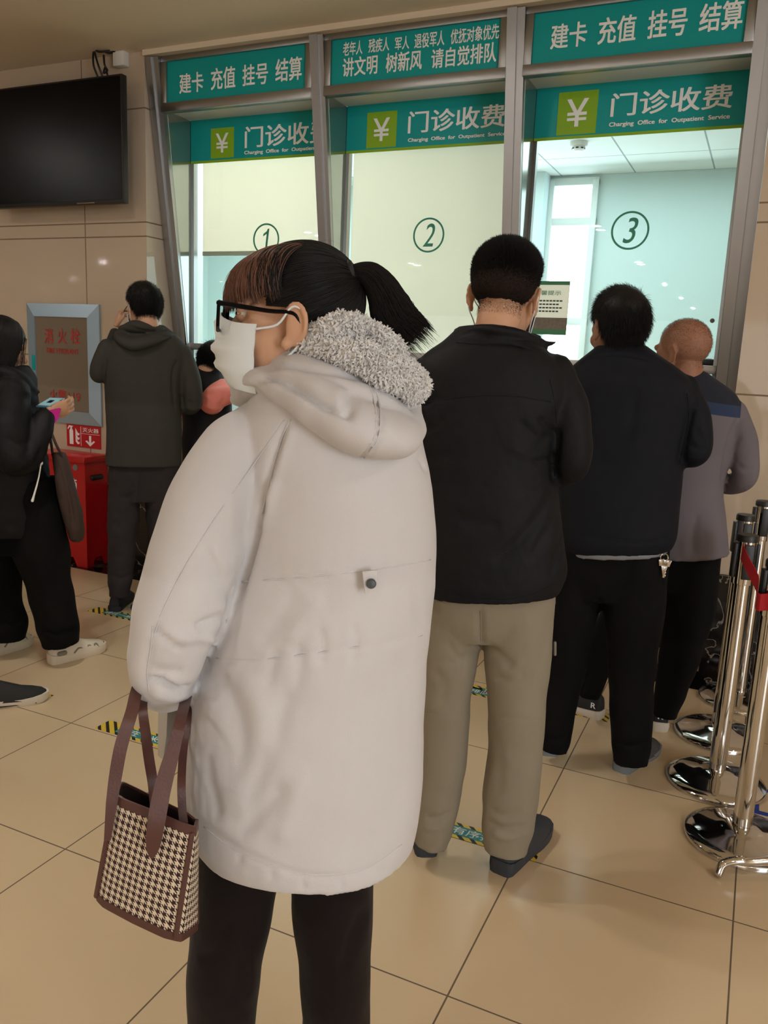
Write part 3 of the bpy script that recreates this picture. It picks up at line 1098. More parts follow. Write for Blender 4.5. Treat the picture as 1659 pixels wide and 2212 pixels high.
mat('jacket_charcoal', (60, 58, 54), 0.8, spec=0.2, bump=0.3, bscale=700, wrinkle=0.2, wscale=14)
mat('jeans_dark', (50, 46, 48), 0.85, spec=0.2, bump=0.4, bscale=500, var=0.25, vscale=12)
mat('puffer_black', (15, 15, 19), 0.65, spec=0.25, bump=0.2, bscale=600, wrinkle=0.4, wscale=14)
mat('salmon', (236, 138, 126), 0.8, bump=0.2, bscale=500)
mat('brown_fabric', (58, 44, 40), 0.8)
mat('mask_white', (226, 234, 238), 0.75, bump=0.1, bscale=900)
mat('rubber_dark', (50, 54, 60), 0.7, bump=0.3, bscale=200)
mat('shoe_black', (26, 26, 28), 0.7, bump=0.3, bscale=400)
mat('shoe_grey', (72, 70, 70), 0.8)
mat('sole_white', (214, 206, 192), 0.6)
mat('sole_grey', (120, 128, 134), 0.6)
mat('shoe_cream', (222, 210, 190), 0.6)
mat('shoe_mesh', (140, 132, 116), 0.8, bump=0.4, bscale=900)
mat('grey_knit', (130, 132, 138), 0.8)
mat('eye_white', (225, 220, 214), 0.2)
mat('eye_dark', (24, 14, 10), 0.12)
mat('bag_brown', (58, 42, 36), 0.75, bump=0.3, bscale=400, wrinkle=0.3, wscale=20)
mat('leather_brown', (84, 52, 46), 0.42, bump=0.15, bscale=300)
mat('lining_dark', (36, 22, 20), 0.8)
mat('phone_blue', (96, 140, 160), 0.25)
mat('magenta_paper', (206, 30, 150), 0.7)


def ring_row(S, r, n=40, ex=2.35):
    y, xl, xr, df, db = r[:5]
    dc = r[5] if len(r) > 5 else 0.0
    L, R = S.at(xl, y, dc), S.at(xr, y, dc)
    C = (L + R) / 2
    a = (R - L) / 2
    th = np.arange(n) * 2 * math.pi / n
    c, s = np.cos(th), np.sin(th)
    cc = np.sign(c) * np.abs(c) ** (2 / ex)
    ss = np.sign(s) * np.abs(s) ** (2 / ex)
    return C + cc[:, None] * a + np.where(ss > 0, df, db)[:, None] * ss[:, None] * S.n


def torso(mb, S, rows, sub=3, shrink=None, n=40, ex=2.35):
    rows = np.array([tuple(r) + (0.0,) * (6 - len(r)) for r in rows], float)
    q, _ = spline(rows, np.zeros(len(rows)), sub)
    R = [ring_row(S, r, n, 2.05 if S is W else ex) for r in q]
    if shrink:
        R = [r.mean(0) + (r - r.mean(0)) * shrink for r in R]
    mb.rings(R)
    return mb


def limb(mb, S, pts, k=1.0, ratio=1.0, sub=6, n=24, round_=True):
    P = [S.at(*p[:3]) for p in pts]
    r = [p[3] * S.mpx(*p[:3]) * k for p in pts]
    mb.tube(P, r, n=n, ratio=ratio, side=S.er, sub=sub, round_=round_)
    return mb


def frame(o, y, up=(0, 0, 1)):
    y = np.array(y, float)
    y /= np.linalg.norm(y)
    x = np.cross(y, np.array(up, float))
    x /= np.linalg.norm(x)
    z = np.cross(x, y)
    M = np.eye(4)
    M[:3, 0], M[:3, 1], M[:3, 2], M[:3, 3] = x, y, z, o
    return M


def headM(S, x, y, d, phi, pitch=0.0, roll=0.0, sc=1.0):
    """phi: 0 faces away from the camera, -90 faces picture left; pitch > 0 looks down."""
    p = math.radians(phi)
    f = S.er * math.sin(p) - S.n * math.cos(p)
    M = Matrix(frame(S.at(x, y, d), f).tolist()) @ Matrix.Rotation(math.radians(-pitch), 4, 'X') @ Matrix.Rotation(math.radians(roll), 4, 'Y') @ Matrix.Scale(sc, 4)
    return np.array(M)


def add_head(mb, M, neck_to=None, ears=True, nose=1.0, cr=(.074, .092, .084), cy=-.012):
    B = lambda c, r, nu=24, nv=16: mb.ball(c, r, M, nu, nv)
    B((0, cy, .036), cr, 32, 20)
    B((0, .030, -.02), (.064, .062, .085))
    B((0, .040, -.072), (.048, .046, .040))
    B((0, .072, -.098), (.022, .019, .018))
    B((0, .076, .024), (.050, .018, .015))
    for s in (-1, 1):
        B((s * .038, .056, -.026), (.026, .026, .024))
        B((s * .014, .088, -.034), (.011, .012, .009))
        B((s * .046, .050, .006), (.017, .019, .018))
        if ears:
            B((s * .077, -.010, -.006), (.006, .015, .027))
            mb.tube(xf(M, [(s * (.074 + .011 * math.sin(math.pi * t)), -.009 + .017 * math.cos(a), -.003 + .028 * math.sin(a)) for t, a in [(k / 11, 0.5 + k * .40) for k in range(12)]]), 0.0042, n=8)
            B((s * .077, .002, -.030), (.005, .008, .009))
    mb.tube(xf(M, [(0, .083, .012), (0, .098, -.012), (0, .104 + .006 * nose, -.028)]), [.008, .010, .013], n=12)
    B((0, .088, -.052), (.024, .011, .007))
    B((0, .087, -.063), (.022, .010, .007))
    if neck_to is not None:
        a = xf(M, [(0, -.018, -.04), (0, -.028, -.08)])
        mb.tube([a[0], a[1], (a[1] + np.array(neck_to)) / 2, neck_to], [.056, .054, .054, .056], n=24, sub=4)


def add_hand(mb, W, D, up, L=0.17, curl=35, thumb=1, spread=3.0):
    """W wrist point, D direction of the fingers, up = back of the hand, thumb = side."""
    M = frame(W, D, up)
    s = L / 0.18
    R = []
    for y, w, h in ((0, .024, .019), (.02, .028, .018), (.055, .038, .016), (.085, .041, .014), (.095, .038, .012)):
        th = np.arange(20) * 2 * math.pi / 20
        R.append(xf(M, np.stack([np.cos(th) * w, np.full(20, y), np.sin(th) * h], 1) * s))
    mb.rings(R)
    for i, (x, ln) in enumerate(((.030, .072), (.010, .080), (-.010, .074), (-.029, .058))):
        p = np.array([x * thumb, .088, 0.0])
        a = 0.0
        P = [p * [1, .8, 1], p]
        for seg in (.45, .30, .25):
            a += math.radians(curl)
            p = p + ln * seg * np.array([math.sin(math.radians(spread)) * (x * thumb) / .03, math.cos(a), -math.sin(a)])
            P.append(p)
        mb.tube(xf(M, np.array(P) * s), np.array([.009, .0088, .0082, .0076, .0068]) * s, n=10, sub=3)
    P = np.array([(.018, .02, -.004), (.040, .045, -.012), (.050, .070, -.022), (.046, .092, -.030)]) * [thumb, 1, 1] * s
    mb.tube(xf(M, P), np.array([.013, .011, .0095, .008]) * s, n=10, sub=3)


def shoe(parent, heel, aim, L, upper, sole, name='shoe', ht=1.0, midsole=None, sole_h=.026, wk=1.0):
    M = frame((heel[0], heel[1], heel[2] if len(heel) > 2 else 0.0), (aim[0], aim[1], 0))
    st = ((0.0, .014, .05), (.015, .027, .082), (.06, .033, .092), (.2, .036, .096), (.38, .038, .094), (.5, .042, .080), (.65, .047, .062), (.8, .047, .052), (.92, .037, .042), (.98, .020, .030), (1.0, .006, .014))
    th = np.linspace(0, math.pi, 15)
    R, RS = [], []
    for t, w, h in st:
        bend = .006 * math.sin(t * 3)
        q = np.stack([np.cos(th) * w * wk * (1 - .12 * np.sin(th)) + bend, np.full(15, t * L), sole_h * .7 + np.sin(th) ** .8 * (h * ht - .01)], 1)
        R.append(xf(M, np.vstack([q, [[-w * wk * .6 + bend, t * L, sole_h * .6], [w * wk * .6 + bend, t * L, sole_h * .6]]])))
    o = MB().rings(R).build(name, MATS[upper], parent, smooth=1.2)
    a = np.arange(20) * 2 * math.pi / 20
    for t, w, h in st:
        w2 = w * wk + .004
        zt = sole_h * (1.25 - .35 * math.sin(min(t, .9) * 3.3))
        zb = .012 * max(0, (t - .8) / .2) ** 2
        RS.append(xf(M, [(-w2 + bend, t * (L + .008) - .004, zt), (-w2 * 1.03 + bend, t * (L + .008) - .004, zt * .5 + zb * .5), (-w2 * .92 + bend, t * (L + .008) - .004, zb),
                         (w2 * .92 + bend, t * (L + .008) - .004, zb), (w2 * 1.03 + bend, t * (L + .008) - .004, zt * .5 + zb * .5), (w2 + bend, t * (L + .008) - .004, zt)]))
    MB().rings(RS).build('sole', MATS[sole], o, smooth=0.9)
    return o, M


def person(S, label, rows, arms, legs, HM, skin, neck, vox=.0055, hands=(), shrink=.8, ak=.62, lk=.66, extra=None, **kw):
    mb = MB()
    torso(mb, S, rows, shrink=shrink)
    for a in arms:
        limb(mb, S, a, ak)
    for l in legs:
        limb(mb, S, l, lk, round_=False)
    add_head(mb, HM, neck, **kw)
    for h in hands:
        add_hand(mb, *h[0], **h[1])
    if extra:
        extra(mb)
    me = mb.remesh(vox, 3)
    o = link('person', me, MATS[skin], origin=S.B)
    tag(o, label, 'person', 'people queuing at the windows')
    return o


def cloth(name, S, m, parent, rows=None, limbs=(), vox=.007, smooth=6, strokes=(), noise=None, extra=None, kw=None):
    mb = MB()
    if rows is not None:
        torso(mb, S, rows)
    for l in limbs:
        limb(mb, S, l, **(kw or {}))
    if extra:
        extra(mb)
    me = mb.remesh(vox, smooth)
    folds(me, strokes, noise)
    return link(name, me, [MATS[q] for q in m] if isinstance(m, (list, tuple)) else MATS[m], parent)


def paint(o, fn):
    """Give faces another cloth of the same garment: fn(world centre array) -> material index array"""
    me = o.data
    c = np.empty(len(me.polygons) * 3, np.float32)
    me.polygons.foreach_get('center', c)
    c = c.reshape(-1, 3) + WORLD[o.name]
    me.polygons.foreach_set('material_index', np.asarray(fn(c), np.int32))
    me.update()


def local(M, co):
    I = np.linalg.inv(np.array(M))
    return xf(I, co)


def sstep(a, b, x):
    t = np.clip((x - a) / (b - a), 0, 1)
    return t * t * (3 - 2 * t)


def male_mask(nape=-.07, ear=.028, front=.085, side=.03):
    """distance-like hair mask in head space, 0 at the hairline rising to 1 inside"""
    def f(q):
        x, y, z = q[:, 0], q[:, 1], q[:, 2]
        lim = np.where(y < -.03, nape + (0.0), nape + (ear - nape) * sstep(-.03, -.012, y))
        lim = np.where(y > .028, ear + (front - ear) * sstep(.045, .075, y), lim)
        return sstep(0.0, side, z - lim) * (z > -.1) * (y > -.2)
    return f


def short_hair(parent, M, maskf, m, length=.014, count=9000, thick=.006, rad=.00035, cap_m=None, cap_at=.55, comb=(0, .3, .2), lenf=None, seed=3, lift=1.0, low=.1):
    me = parent.data
    org = WORLD[parent.name]
    co = getco(me) + org
    no = getno(me)
    q = local(M, co)
    nl = no @ np.array(M)[:3, :3]
    R = np.linalg.norm((q - [0, -.012, .03]) / [.1, .125, .115], axis=1)
    earz = (np.abs(q[:, 0]) > .074) & (q[:, 2] < .032) & (np.abs(q[:, 1] + .01) < .03)
    mk = maskf(q) * (R < 1) * ~earz
    vi = np.where(mk > 0.02)[0]
    nf = len(me.polygons)
    cnt = np.empty(nf, np.int32)
    me.polygons.foreach_get('loop_total', cnt)
    lv = np.empty(len(me.loops), np.int32)
    me.loops.foreach_get('vertex_index', lv)
    F = lv.reshape(-1, 4) if (cnt == 4).all() else None
    hair = None
    if cap_m and F is not None:
        sel = F[(mk[F] > cap_at).all(1)]
        ids, inv = np.unique(sel, return_inverse=True)
        th = thick * sstep(cap_at, 1, mk[ids])
        hm = bpy.data.meshes.new('hair')
        hm.from_pydata((co[ids] + no[ids] * (th + .0004)[:, None]).tolist(), [], inv.reshape(-1, 4).tolist())
        hm.update()
        hair = link('hair', hm, MATS[cap_m], parent)
    r = np.random.default_rng(seed)
    pr = (mk[vi] + low) / (mk[vi] + low).sum()
    pick = vi[r.choice(len(vi), count, p=pr)]
    p0 = co[pick] + r.normal(0, .0016, (count, 3))
    nn = no[pick]
    if comb == 'lay':
        tz = sstep(.055, .115, q[pick][:, 2])[:, None]
        cl_ = np.array([[0, .8, .15]]) * tz + np.array([[0, -.12, -.9]]) * (1 - tz)
        cw = cl_ @ np.array(M)[:3, :3].T
    else:
        cw = (np.array(M)[:3, :3] @ np.array(comb, float))[None]
    ln = length * (0.35 + .65 * mk[pick]) * r.uniform(.7, 1.15, count)
    if lenf is not None:
        ln = ln * lenf(q[pick])
    dirs = nn * lift + cw * 1.0 + r.normal(0, .22, (count, 3))
    dirs /= np.linalg.norm(dirs, axis=1)[:, None]
    t = np.array([0, .4, .75, 1.0])
    th = (thick * sstep(cap_at, 1, mk[pick]))[:, None] * (1 if cap_m else 0) * .6
    P = p0[:, None] + nn[:, None] * (th[:, None] * 1.0) + dirs[:, None] * (ln[:, None] * t)[:, :, None] + (cw - nn * .4 * lift)[:, None] * (ln[:, None] * t ** 2 * .25)[:, :, None]
    curves_obj('hair_strands', P, rad * np.array([1, .9, .7, .3]), MATS[m], hair if hair is not None else parent)
    return hair


# ------------------------------------------------------------------ the woman in the cream coat
W = Stage(-0.62, 1.06)
W_ROWS = [(735, 650, 800, .05, .06, -.01), (790, 590, 878, .08, .09), (850, 548, 896, .11, .11), (900, 523, 903, .125, .12), (960, 516, 914, .135, .13), (1050, 515, 929, .145, .14),
          (1150, 505, 935, .15, .14), (1250, 482, 935, .15, .14), (1350, 456, 926, .15, .14), (1420, 438, 918, .15, .14), (1500, 420, 916, .155, .15), (1600, 403, 912, .16, .15),
          (1700, 390, 906, .162, .15), (1762, 396, 900, .164, .15), (1802, 426, 890, .160, .145)]
W_ARM = [(560, 925, .0, 62), (505, 985, .035, 80), (455, 1090, .06, 92), (415, 1210, .075, 96), (385, 1320, .085, 95), (362, 1410, .085, 80), (352, 1462, .06, 66), (372, 1475, -.02, 58), (405, 1440, -.12, 52), (440, 1405, -.22, 46)]
W_ARM2 = [(868, 945, -.05, 45), (878, 1060, -.08, 52), (876, 1200, -.10, 55), (866, 1330, -.12, 50), (820, 1370, -.22, 46), (760, 1370, -.30, 40)]
W_LEGS = [[(545, 1640, .0, 95), (527, 1800, .01, 92), (506, 1950, .02, 86), (485, 2090, .02, 80), (480, 2220, .01, 72), (488, 2400, .0, 62), (492, 2520, -.01, 52)],
          [(735, 1640, .0, 95), (722, 1800, .01, 92), (718, 1950, .02, 88), (722, 2090, .02, 78), (725, 2220, .01, 73), (728, 2400, .0, 63), (728, 2520, -.01, 52)]]
WM = headM(W, 650, 700, -.01, -78, -3, 0, 1.0)
hand_w = W.at(468, 1392, -.27)
wo = person(W, 'woman with a ponytail, white face mask and glasses in long cream hooded coat', W_ROWS[:-3], [W_ARM, W_ARM2], W_LEGS, WM, 'skin', W.at(735, 800, -.01), vox=.0036, cr=(.071, .080, .076), cy=-.004,
            hands=[((hand_w, W.at(520, 1370, -.34) - hand_w, (0, 0, 1)), dict(thumb=-1, curl=38)), ((W.at(740, 1370, -.31), W.at(700, 1375, -.36) - W.at(740, 1370, -.31), (0, 0, 1)), dict(thumb=1, curl=38))])

coat_strokes = [
    ([(575, 1040), (561, 1126), (540, 1200), (520, 1255), (503, 1300)], 6, .010, 'v'), ([(532, 1140), (508, 1240), (490, 1310), (470, 1370)], 14, -.006, 'v'),
    # armhole seam between sleeve and back, sleeve seams
    ([(628, 905), (606, 950), (580, 1040), (562, 1120), (540, 1200), (520, 1270), (500, 1330)], 9, .008, 'v'),
    ([(640, 905), (618, 960), (592, 1040), (575, 1110)], 10, -.004, 'v'),
    ([(612, 910), (550, 1000), (470, 1110), (400, 1220), (345, 1330), (325, 1400)], 3, .0018, 'v'),
    ([(600, 1035), (580, 1080), (560, 1150)], 14, -.005, 'v'),
    # creases of the bent elbow
    ([(326, 1352), (360, 1380), (395, 1402)], 8, .006, 'v'), ([(420, 1358), (445, 1345), (490, 1325)], 9, .008, 'v'), ([(355, 1395), (420, 1375), (470, 1385)], 12, -.006, 'v'),
    ([(330, 1370), (370, 1368), (415, 1372)], 9, -.004, 'v'), ([(318, 1470), (345, 1472), (385, 1490), (415, 1480)], 6, .016, 'v'), ([(322, 1490), (370, 1505), (410, 1492)], 10, -.006, 'v'),
    ([(322, 1440), (360, 1452), (400, 1450)], 12, .005, 'v'), ([(440, 1170), (470, 1250), (500, 1310)], 12, .004, 'v'), ([(455, 1175), (490, 1240)], 10, -.004, 'v'),
    ([(497, 1060), (495, 1130), (490, 1170)], 12, -.003, 'v'), ([(330, 1375), (318, 1440), (320, 1490)], 9, .004, 'v'),
    # back: waist seam, gathers, hem
    ([(515, 1258), (620, 1250), (740, 1238), (860, 1222), (935, 1208)], 2.5, .0022, 'v'), ([(515, 1252), (620, 1244), (740, 1232), (860, 1216), (935, 1202)], 5, -.0015, 'v'),
    ([(460, 1422), (560, 1425), (680, 1410), (800, 1392), (918, 1372)], 5, .002, 'v'),
    ([(600, 1400), (590, 1430), (575, 1490)], 12, .004, 'v'), ([(640, 1385), (650, 1430), (640, 1500)], 13, .004, 'v'), ([(690, 1350), (700, 1400), (690, 1440)], 10, .003, 'v'), ([(760, 1340), (770, 1390), (760, 1440)], 9, .003, 'v'),
    ([(650, 1270), (600, 1340), (560, 1400)], 22, .004, 'v'), ([(700, 1290), (650, 1350), (620, 1390)], 16, -.003, 'v'), ([(885, 1240), (905, 1320), (915, 1360)], 10, .003, 'v'),
    ([(460, 1440), (490, 1500), (520, 1600), (500, 1700)], 24, .007, 'v'), ([(520, 1450), (560, 1530), (580, 1650)], 26, -.005, 'v'), ([(640, 1470), (600, 1560), (560, 1680), (520, 1790)], 26, .006, 'v'),
    ([(620, 1690), (560, 1760), (510, 1810)], 18, .006, 'v'), ([(660, 1650), (630, 1750), (600, 1830)], 20, -.004, 'v'), ([(440, 1620), (450, 1700), (470, 1780)], 16, .006, 'v'),
    ([(800, 1450), (830, 1580), (850, 1720)], 40, .004, 'v'), ([(870, 1400), (880, 1520), (885, 1650)], 25, .004, 'v'),
    ([(435, 1782), (500, 1828), (580, 1868), (680, 1895), (790, 1880), (870, 1825)], 6, .003, 'v'),
    ([(520, 1845), (512, 1868)], 7, .003, 'v'), ([(590, 1880), (584, 1905)], 7, .003, 'v'), ([(655, 1900), (655, 1925)], 6, .003, 'v'), ([(735, 1895), (740, 1920)], 7, .003, 'v'), ([(820, 1868), (828, 1892)], 7, .003, 'v'),
    ([(905, 985), (915, 1005), (920, 1022)], 5, .006, 'v'),
]
coat = cloth('coat', W, 'coat_cream', wo, W_ROWS, [W_ARM, W_ARM2], vox=.0055, smooth=7, strokes=coat_strokes, noise=[(9, .0025, 5), (24, .0009, 6)])


def hood_shape(mb):
    limb(mb, W, [(517, 864, -.06, 22), (540, 838, -.02, 40), (588, 828, .03, 57), (650, 850, .08, 73), (715, 888, .115, 91), (775, 923, .138, 97), (825, 936, .125, 88), (862, 922, .07, 60), (868, 880, .0, 42)], ratio=.62)
    limb(mb, W, [(600, 780, .02, 26), (660, 800, .07, 46), (730, 835, .105, 56), (800, 870, .11, 56), (850, 900, .085, 50)], ratio=.7)
    limb(mb, W, [(522, 866, -.07, 18), (545, 812, -.04, 30), (606, 775, .01, 32), (660, 790, .04, 34)], ratio=.8)
    limb(mb, W, [(868, 880, .0, 42), (850, 830, -.06, 40), (780, 790, -.11, 40)], ratio=.8)


hood = cloth('hood', W, 'coat_cream', coat, None, (), vox=.0048, smooth=5, extra=hood_shape, strokes=[
    ([(545, 832), (575, 816), (612, 822), (650, 845), (700, 878), (748, 896)], 9, .014, 'v'), ([(548, 800), (610, 795), (700, 803), (780, 815), (830, 835)], 8, .006, 'v'),
    ([(575, 806), (650, 815), (720, 845), (760, 880)], 16, -.007, 'v'), ([(530, 860), (570, 862), (620, 890), (690, 935)], 14, -.004, 'v'), ([(515, 850), (545, 842), (570, 862)], 8, .008, 'v'),
    ([(745, 850), (752, 885), (740, 905)], 14, .010, 'v'),
    ([(800, 826), (812, 860), (817, 905), (810, 950), (785, 985), (765, 1003)], 2.6, .003, 'v'), ([(809, 830), (821, 862), (826, 905), (820, 952), (796, 990), (775, 1008)], 2.6, .003, 'v'),
    ([(804, 828), (816, 861), (821, 905), (815, 951), (790, 987), (770, 1005)], 3, -.003, 'v')], noise=[(14, .0016, 8)])

for dx in (-5, 5):
    seam(hood, [(800 + dx, 826), (812 + dx, 860), (817 + dx, 905), (811 + dx, 950), (785 + dx, 986), (764 + dx, 1004)], .0013)
seam(hood, [(640, 915), (700, 955), (765, 1003)], .0008)
seam(coat, [(614, 908), (552, 998), (472, 1108), (402, 1220), (347, 1330), (327, 1400)], .0009)
seam(coat, [(628, 906), (607, 950), (583, 1040), (566, 1110)], .0012)
seam(coat, [(522, 1257), (620, 1250), (740, 1238), (860, 1222), (930, 1209)], .0011)
seam(coat, [(468, 1422), (560, 1425), (680, 1411), (800, 1393), (912, 1373)], .0008)
seam(coat, [(441, 1786), (500, 1832), (580, 1868), (680, 1890), (790, 1876), (868, 1824)], .001)
seam(coat, [(330, 1352), (326, 1400), (318, 1450), (322, 1492)], .001)
# fleece lining spilling over the neck
FL = [[(625, 742, .0, 17), (665, 745, .05, 22), (720, 752, .088, 26), (775, 770, .108, 32), (830, 797, .112, 38), (878, 822, .085, 37), (888, 832, .04, 32)],
      [(672, 722, .045, 18), (715, 714, .072, 26), (752, 708, .07, 28), (776, 718, .05, 22)],
      [(790, 722, .055, 22), (822, 735, .062, 28), (845, 765, .07, 30)],
      [(640, 735, -.01, 20), (700, 712, .02, 28), (760, 712, .02, 30), (830, 770, .02, 36), (870, 810, .0, 36)]]


def fleece_shape(mb):
    for l in FL:
        limb(mb, W, l, ratio=.85)


fl = cloth('hood_lining', W, 'fleece_base', coat, None, (), vox=.0045, smooth=3, extra=fleece_shape, noise=[(60, .003, 11)], strokes=[([(668, 735), (715, 735), (770, 735), (785, 715)], 5, .008, 'v'), ([(720, 745), (780, 757), (850, 790)], 6, .005, 'v')])
co, no = getco(fl.data) + WORLD[fl.name], getno(fl.data)
r = np.random.default_rng(4)
K = 13000
pk = r.choice(len(co), K)
cl = []
for j in range(9):
    base = co[pk] + r.normal(0, .0016, (K, 3))
    if j == 0:
        bend = r.normal(0, 1, (K, 3)) + np.array([0, 0, -.4])
        bend /= np.linalg.norm(bend, axis=1)[:, None]
        ln = r.uniform(.0045, .0075, (K, 1))
        tip = co[pk] + no[pk] * ln + bend * ln * .55
        mid = co[pk] + no[pk] * ln * .7 - bend * ln * .10
    t1 = tip + r.normal(0, .0006, (K, 3))
    m1 = mid + r.normal(0, .0007, (K, 3))
    cl.append(np.stack([base, base * .5 + m1 * .5, m1, t1], 1))
curves_obj('fleece_pile', np.concatenate(cl), np.array([.0004, .00045, .0004, .0002]), MATS['fleece'], fl)

# back tab with press stud
p = [W.at(*q) for q in ((782, 1233, .162), (815, 1230, .160), (816, 1277, .163), (788, 1282, .166))]
MB().prism(p, W.n * .004).build('back_tab', MATS['coat_cream'], coat, bevel=.001)
c = W.at(802, 1261, .17)
Mb = frame(c, W.n, (0, 0, 1)) @ np.array(Matrix.Rotation(-math.pi / 2, 4, 'X'))
mat('stud_dark', (86, 92, 96), 0.35, 0.5)
MB().lathe([(.0065, -.004), (.0068, .001), (.0055, .0028), (.0, .0034)], M=Mb, n=32).build('press_stud', MATS['stud_dark'], coat)
# pale paper slip hanging from the cuff and the coat front edge
fp = []
for y, xl, xr in ((1505, 345, 402), (1545, 342, 400), (1590, 341, 396), (1632, 341, 378), (1645, 355, 378)):
    fp.append([W.at(xl, y, -.07), W.at((xl * 2 + xr) / 3, y + 2, -.045), W.at((xl + 2 * xr) / 3, y + 4, -.07), W.at(xr, y, -.06)])
fb = MB()
V = np.array(fp).reshape(-1, 3)
V = np.vstack([V, V - W.n * .004])
Fs = []
for i in range(4):
    for j in range(3):
        a = i * 4 + j
        Fs += [(a, a + 1, a + 5, a + 4), (20 + a, 20 + a + 4, 20 + a + 5, 20 + a + 1)]
bd = [0, 1, 2, 3, 7, 11, 15, 19, 18, 17, 16, 12, 8, 4]
for i in range(len(bd)):
    a, b = bd[i], bd[(i + 1) % len(bd)]
    Fs.append((a, 20 + a, 20 + b, b))
fb.add(V, Fs)
mat('lining_grey', (186, 184, 178), 0.5)
fb.build('front_flap', MATS['lining_grey'], coat, smooth=1.0)

tr = cloth('trousers', W, 'velvet_black', wo, [(1560, 470, 830, .10, .10), (1700, 450, 840, .11, .11), (1790, 448, 825, .10, .10)], W_LEGS, vox=.007, smooth=6, kw=dict(round_=False),
           strokes=[([(560, 1960), (520, 2080), (500, 2180)], 16, .005, 'v'), ([(790, 1950), (760, 2030), (735, 2120)], 14, .005, 'v'), ([(500, 1980), (470, 2050), (430, 2080)], 12, .005, 'v'), ([(530, 2020), (540, 2100), (530, 2180)], 14, -.004, 'v'),
                    ([(690, 2000), (700, 2100), (690, 2200)], 18, .004, 'v')], noise=[(12, .002, 3)])
fd = -W.n * .7 - W.er * .35
for x in (492, 728):
    h = W.at(x, 2520, .0)
    shoe(wo, (h[0] + W.n[0] * .05, h[1] + W.n[1] * .05), fd, .245, 'shoe_black', 'sole_white')

# hair
HC, HR = np.array([0, -.004, .036]), np.array([.080, .086, .080])


def hair_pt(d, k=1.0):
    d = d / np.linalg.norm(d / HR, axis=-1)[..., None]
    return HC + d * k


th, ph = np.meshgrid(np.linspace(0, 2 * math.pi, 97), np.linspace(-1.2, math.pi / 2 - .001, 60))
q = hair_pt(np.stack([np.cos(th) * np.cos(ph), np.sin(th) * np.cos(ph), np.sin(ph)], -1))


def wmask(q):
    x, y, z = q[..., 0], q[..., 1], q[..., 2]
    return (y < .036 + np.maximum(0, z - .02) * .62) & (z > np.where(y < -.035, -.062, .016 - .078 * np.clip((-.015 - y) / .02, 0, 1)))


ok = wmask(q)
ids = -np.ones(q.shape[:2], int)
V, Fq = [], []
for i in range(59):
    for j in range(96):
        c4 = [(i, j), (i, (j + 1) % 96), (i + 1, (j + 1) % 96), (i + 1, j)]
        if all(ok[a] for a in c4):
            f4 = []
            for a in c4:
                if ids[a] < 0:
                    ids[a] = len(V)
                    V.append(q[a])
                f4.append(ids[a])
            Fq.append(f4)
hair = link('hair', mesh_from(xf(WM, V), Fq), MATS['hair_black'], wo)
TIE = np.array([0, -.088, .074])
rr = np.random.default_rng(9)
V = np.array(V)
K = 9000
rt = V[rr.choice(len(V), K)]
d0 = (rt - HC) / np.linalg.norm(rt - HC, axis=1)[:, None]
dT = (TIE - HC) / np.linalg.norm(TIE - HC)
om = np.arccos(np.clip(d0 @ dT, -1, 1))
fr_ = np.minimum(1, rr.uniform(.25, .6, K) * 1.6 / (om + .2))
ts = np.linspace(0, 1, 8)
A = om[:, None] * (fr_[:, None] * ts)
D = (np.sin(om[:, None] - A)[..., None] * d0[:, None] + np.sin(A)[..., None] * dT) / np.sin(om)[:, None, None]
PS = hair_pt(D, 1.0) 
PS = PS + (PS - HC) * (.006 + .02 * rr.random((K, 1, 1))) + rr.normal(0, .0005, (K, 1, 3))
curves_obj('hair_strands', xf(WM, PS.reshape(-1, 3)).reshape(K, 8, 3), np.array([.0002, .00035, .0004, .0004, .0004, .0004, .0003, .0001]), MATS['hair_black'], hair)
# fringe
K = 5200
ang = rr.uniform(-1.5, 1.3, K)
lay = rr.random(K)
ts = np.linspace(0, 1, 9)
root = np.stack([np.sin(ang) * .040, -.012 + np.cos(ang) * .038 + .02 * lay, np.full(K, .116)], 1)
root = hair_pt(root - HC, 1.01 + .03 * lay[:, None])
tz = .010 + .034 * rr.random(K) ** 2 + .014 * np.abs(ang) + .004 * np.sin(ang * 23) + .003 * np.sin(ang * 51)
tip = np.stack([np.sin(ang + rr.normal(0, .06, K)) * .080, .006 + np.cos(ang) * (.098 + .010 * lay), tz], 1)
mid = hair_pt((root * .5 + tip * .5) - HC, 1.10)
mid[:, 1] += .006 + .008 * lay
B2 = (1 - ts) ** 2
B1 = 2 * ts * (1 - ts)
B0 = ts ** 2
ctrl = 2 * mid - .5 * root - .5 * tip
PS = root[:, None] * B2[:, None] + ctrl[:, None] * B1[:, None] + tip[:, None] * B0[:, None] + rr.normal(0, .0012, (K, 1, 3)) * ts[:, None]
dk = rr.random(K) < np.clip((-.95 - ang) / .5, 0, 1) * .7
fr_r = np.array([.0003, .0004, .0004, .0004, .0004, .0004, .00035, .0003, .0001])
for sel_, nm, mm in ((~dk, 'fringe', 'hair_lit_brown'), (dk, 'side_strands', 'hair_black')):
    fg = curves_obj(nm, xf(WM, PS[sel_].reshape(-1, 3)).reshape(-1, 9, 3), fr_r, MATS[mm], hair)
    if nm == 'fringe':
        tag(fg, 'brown fringe with light in its colour')
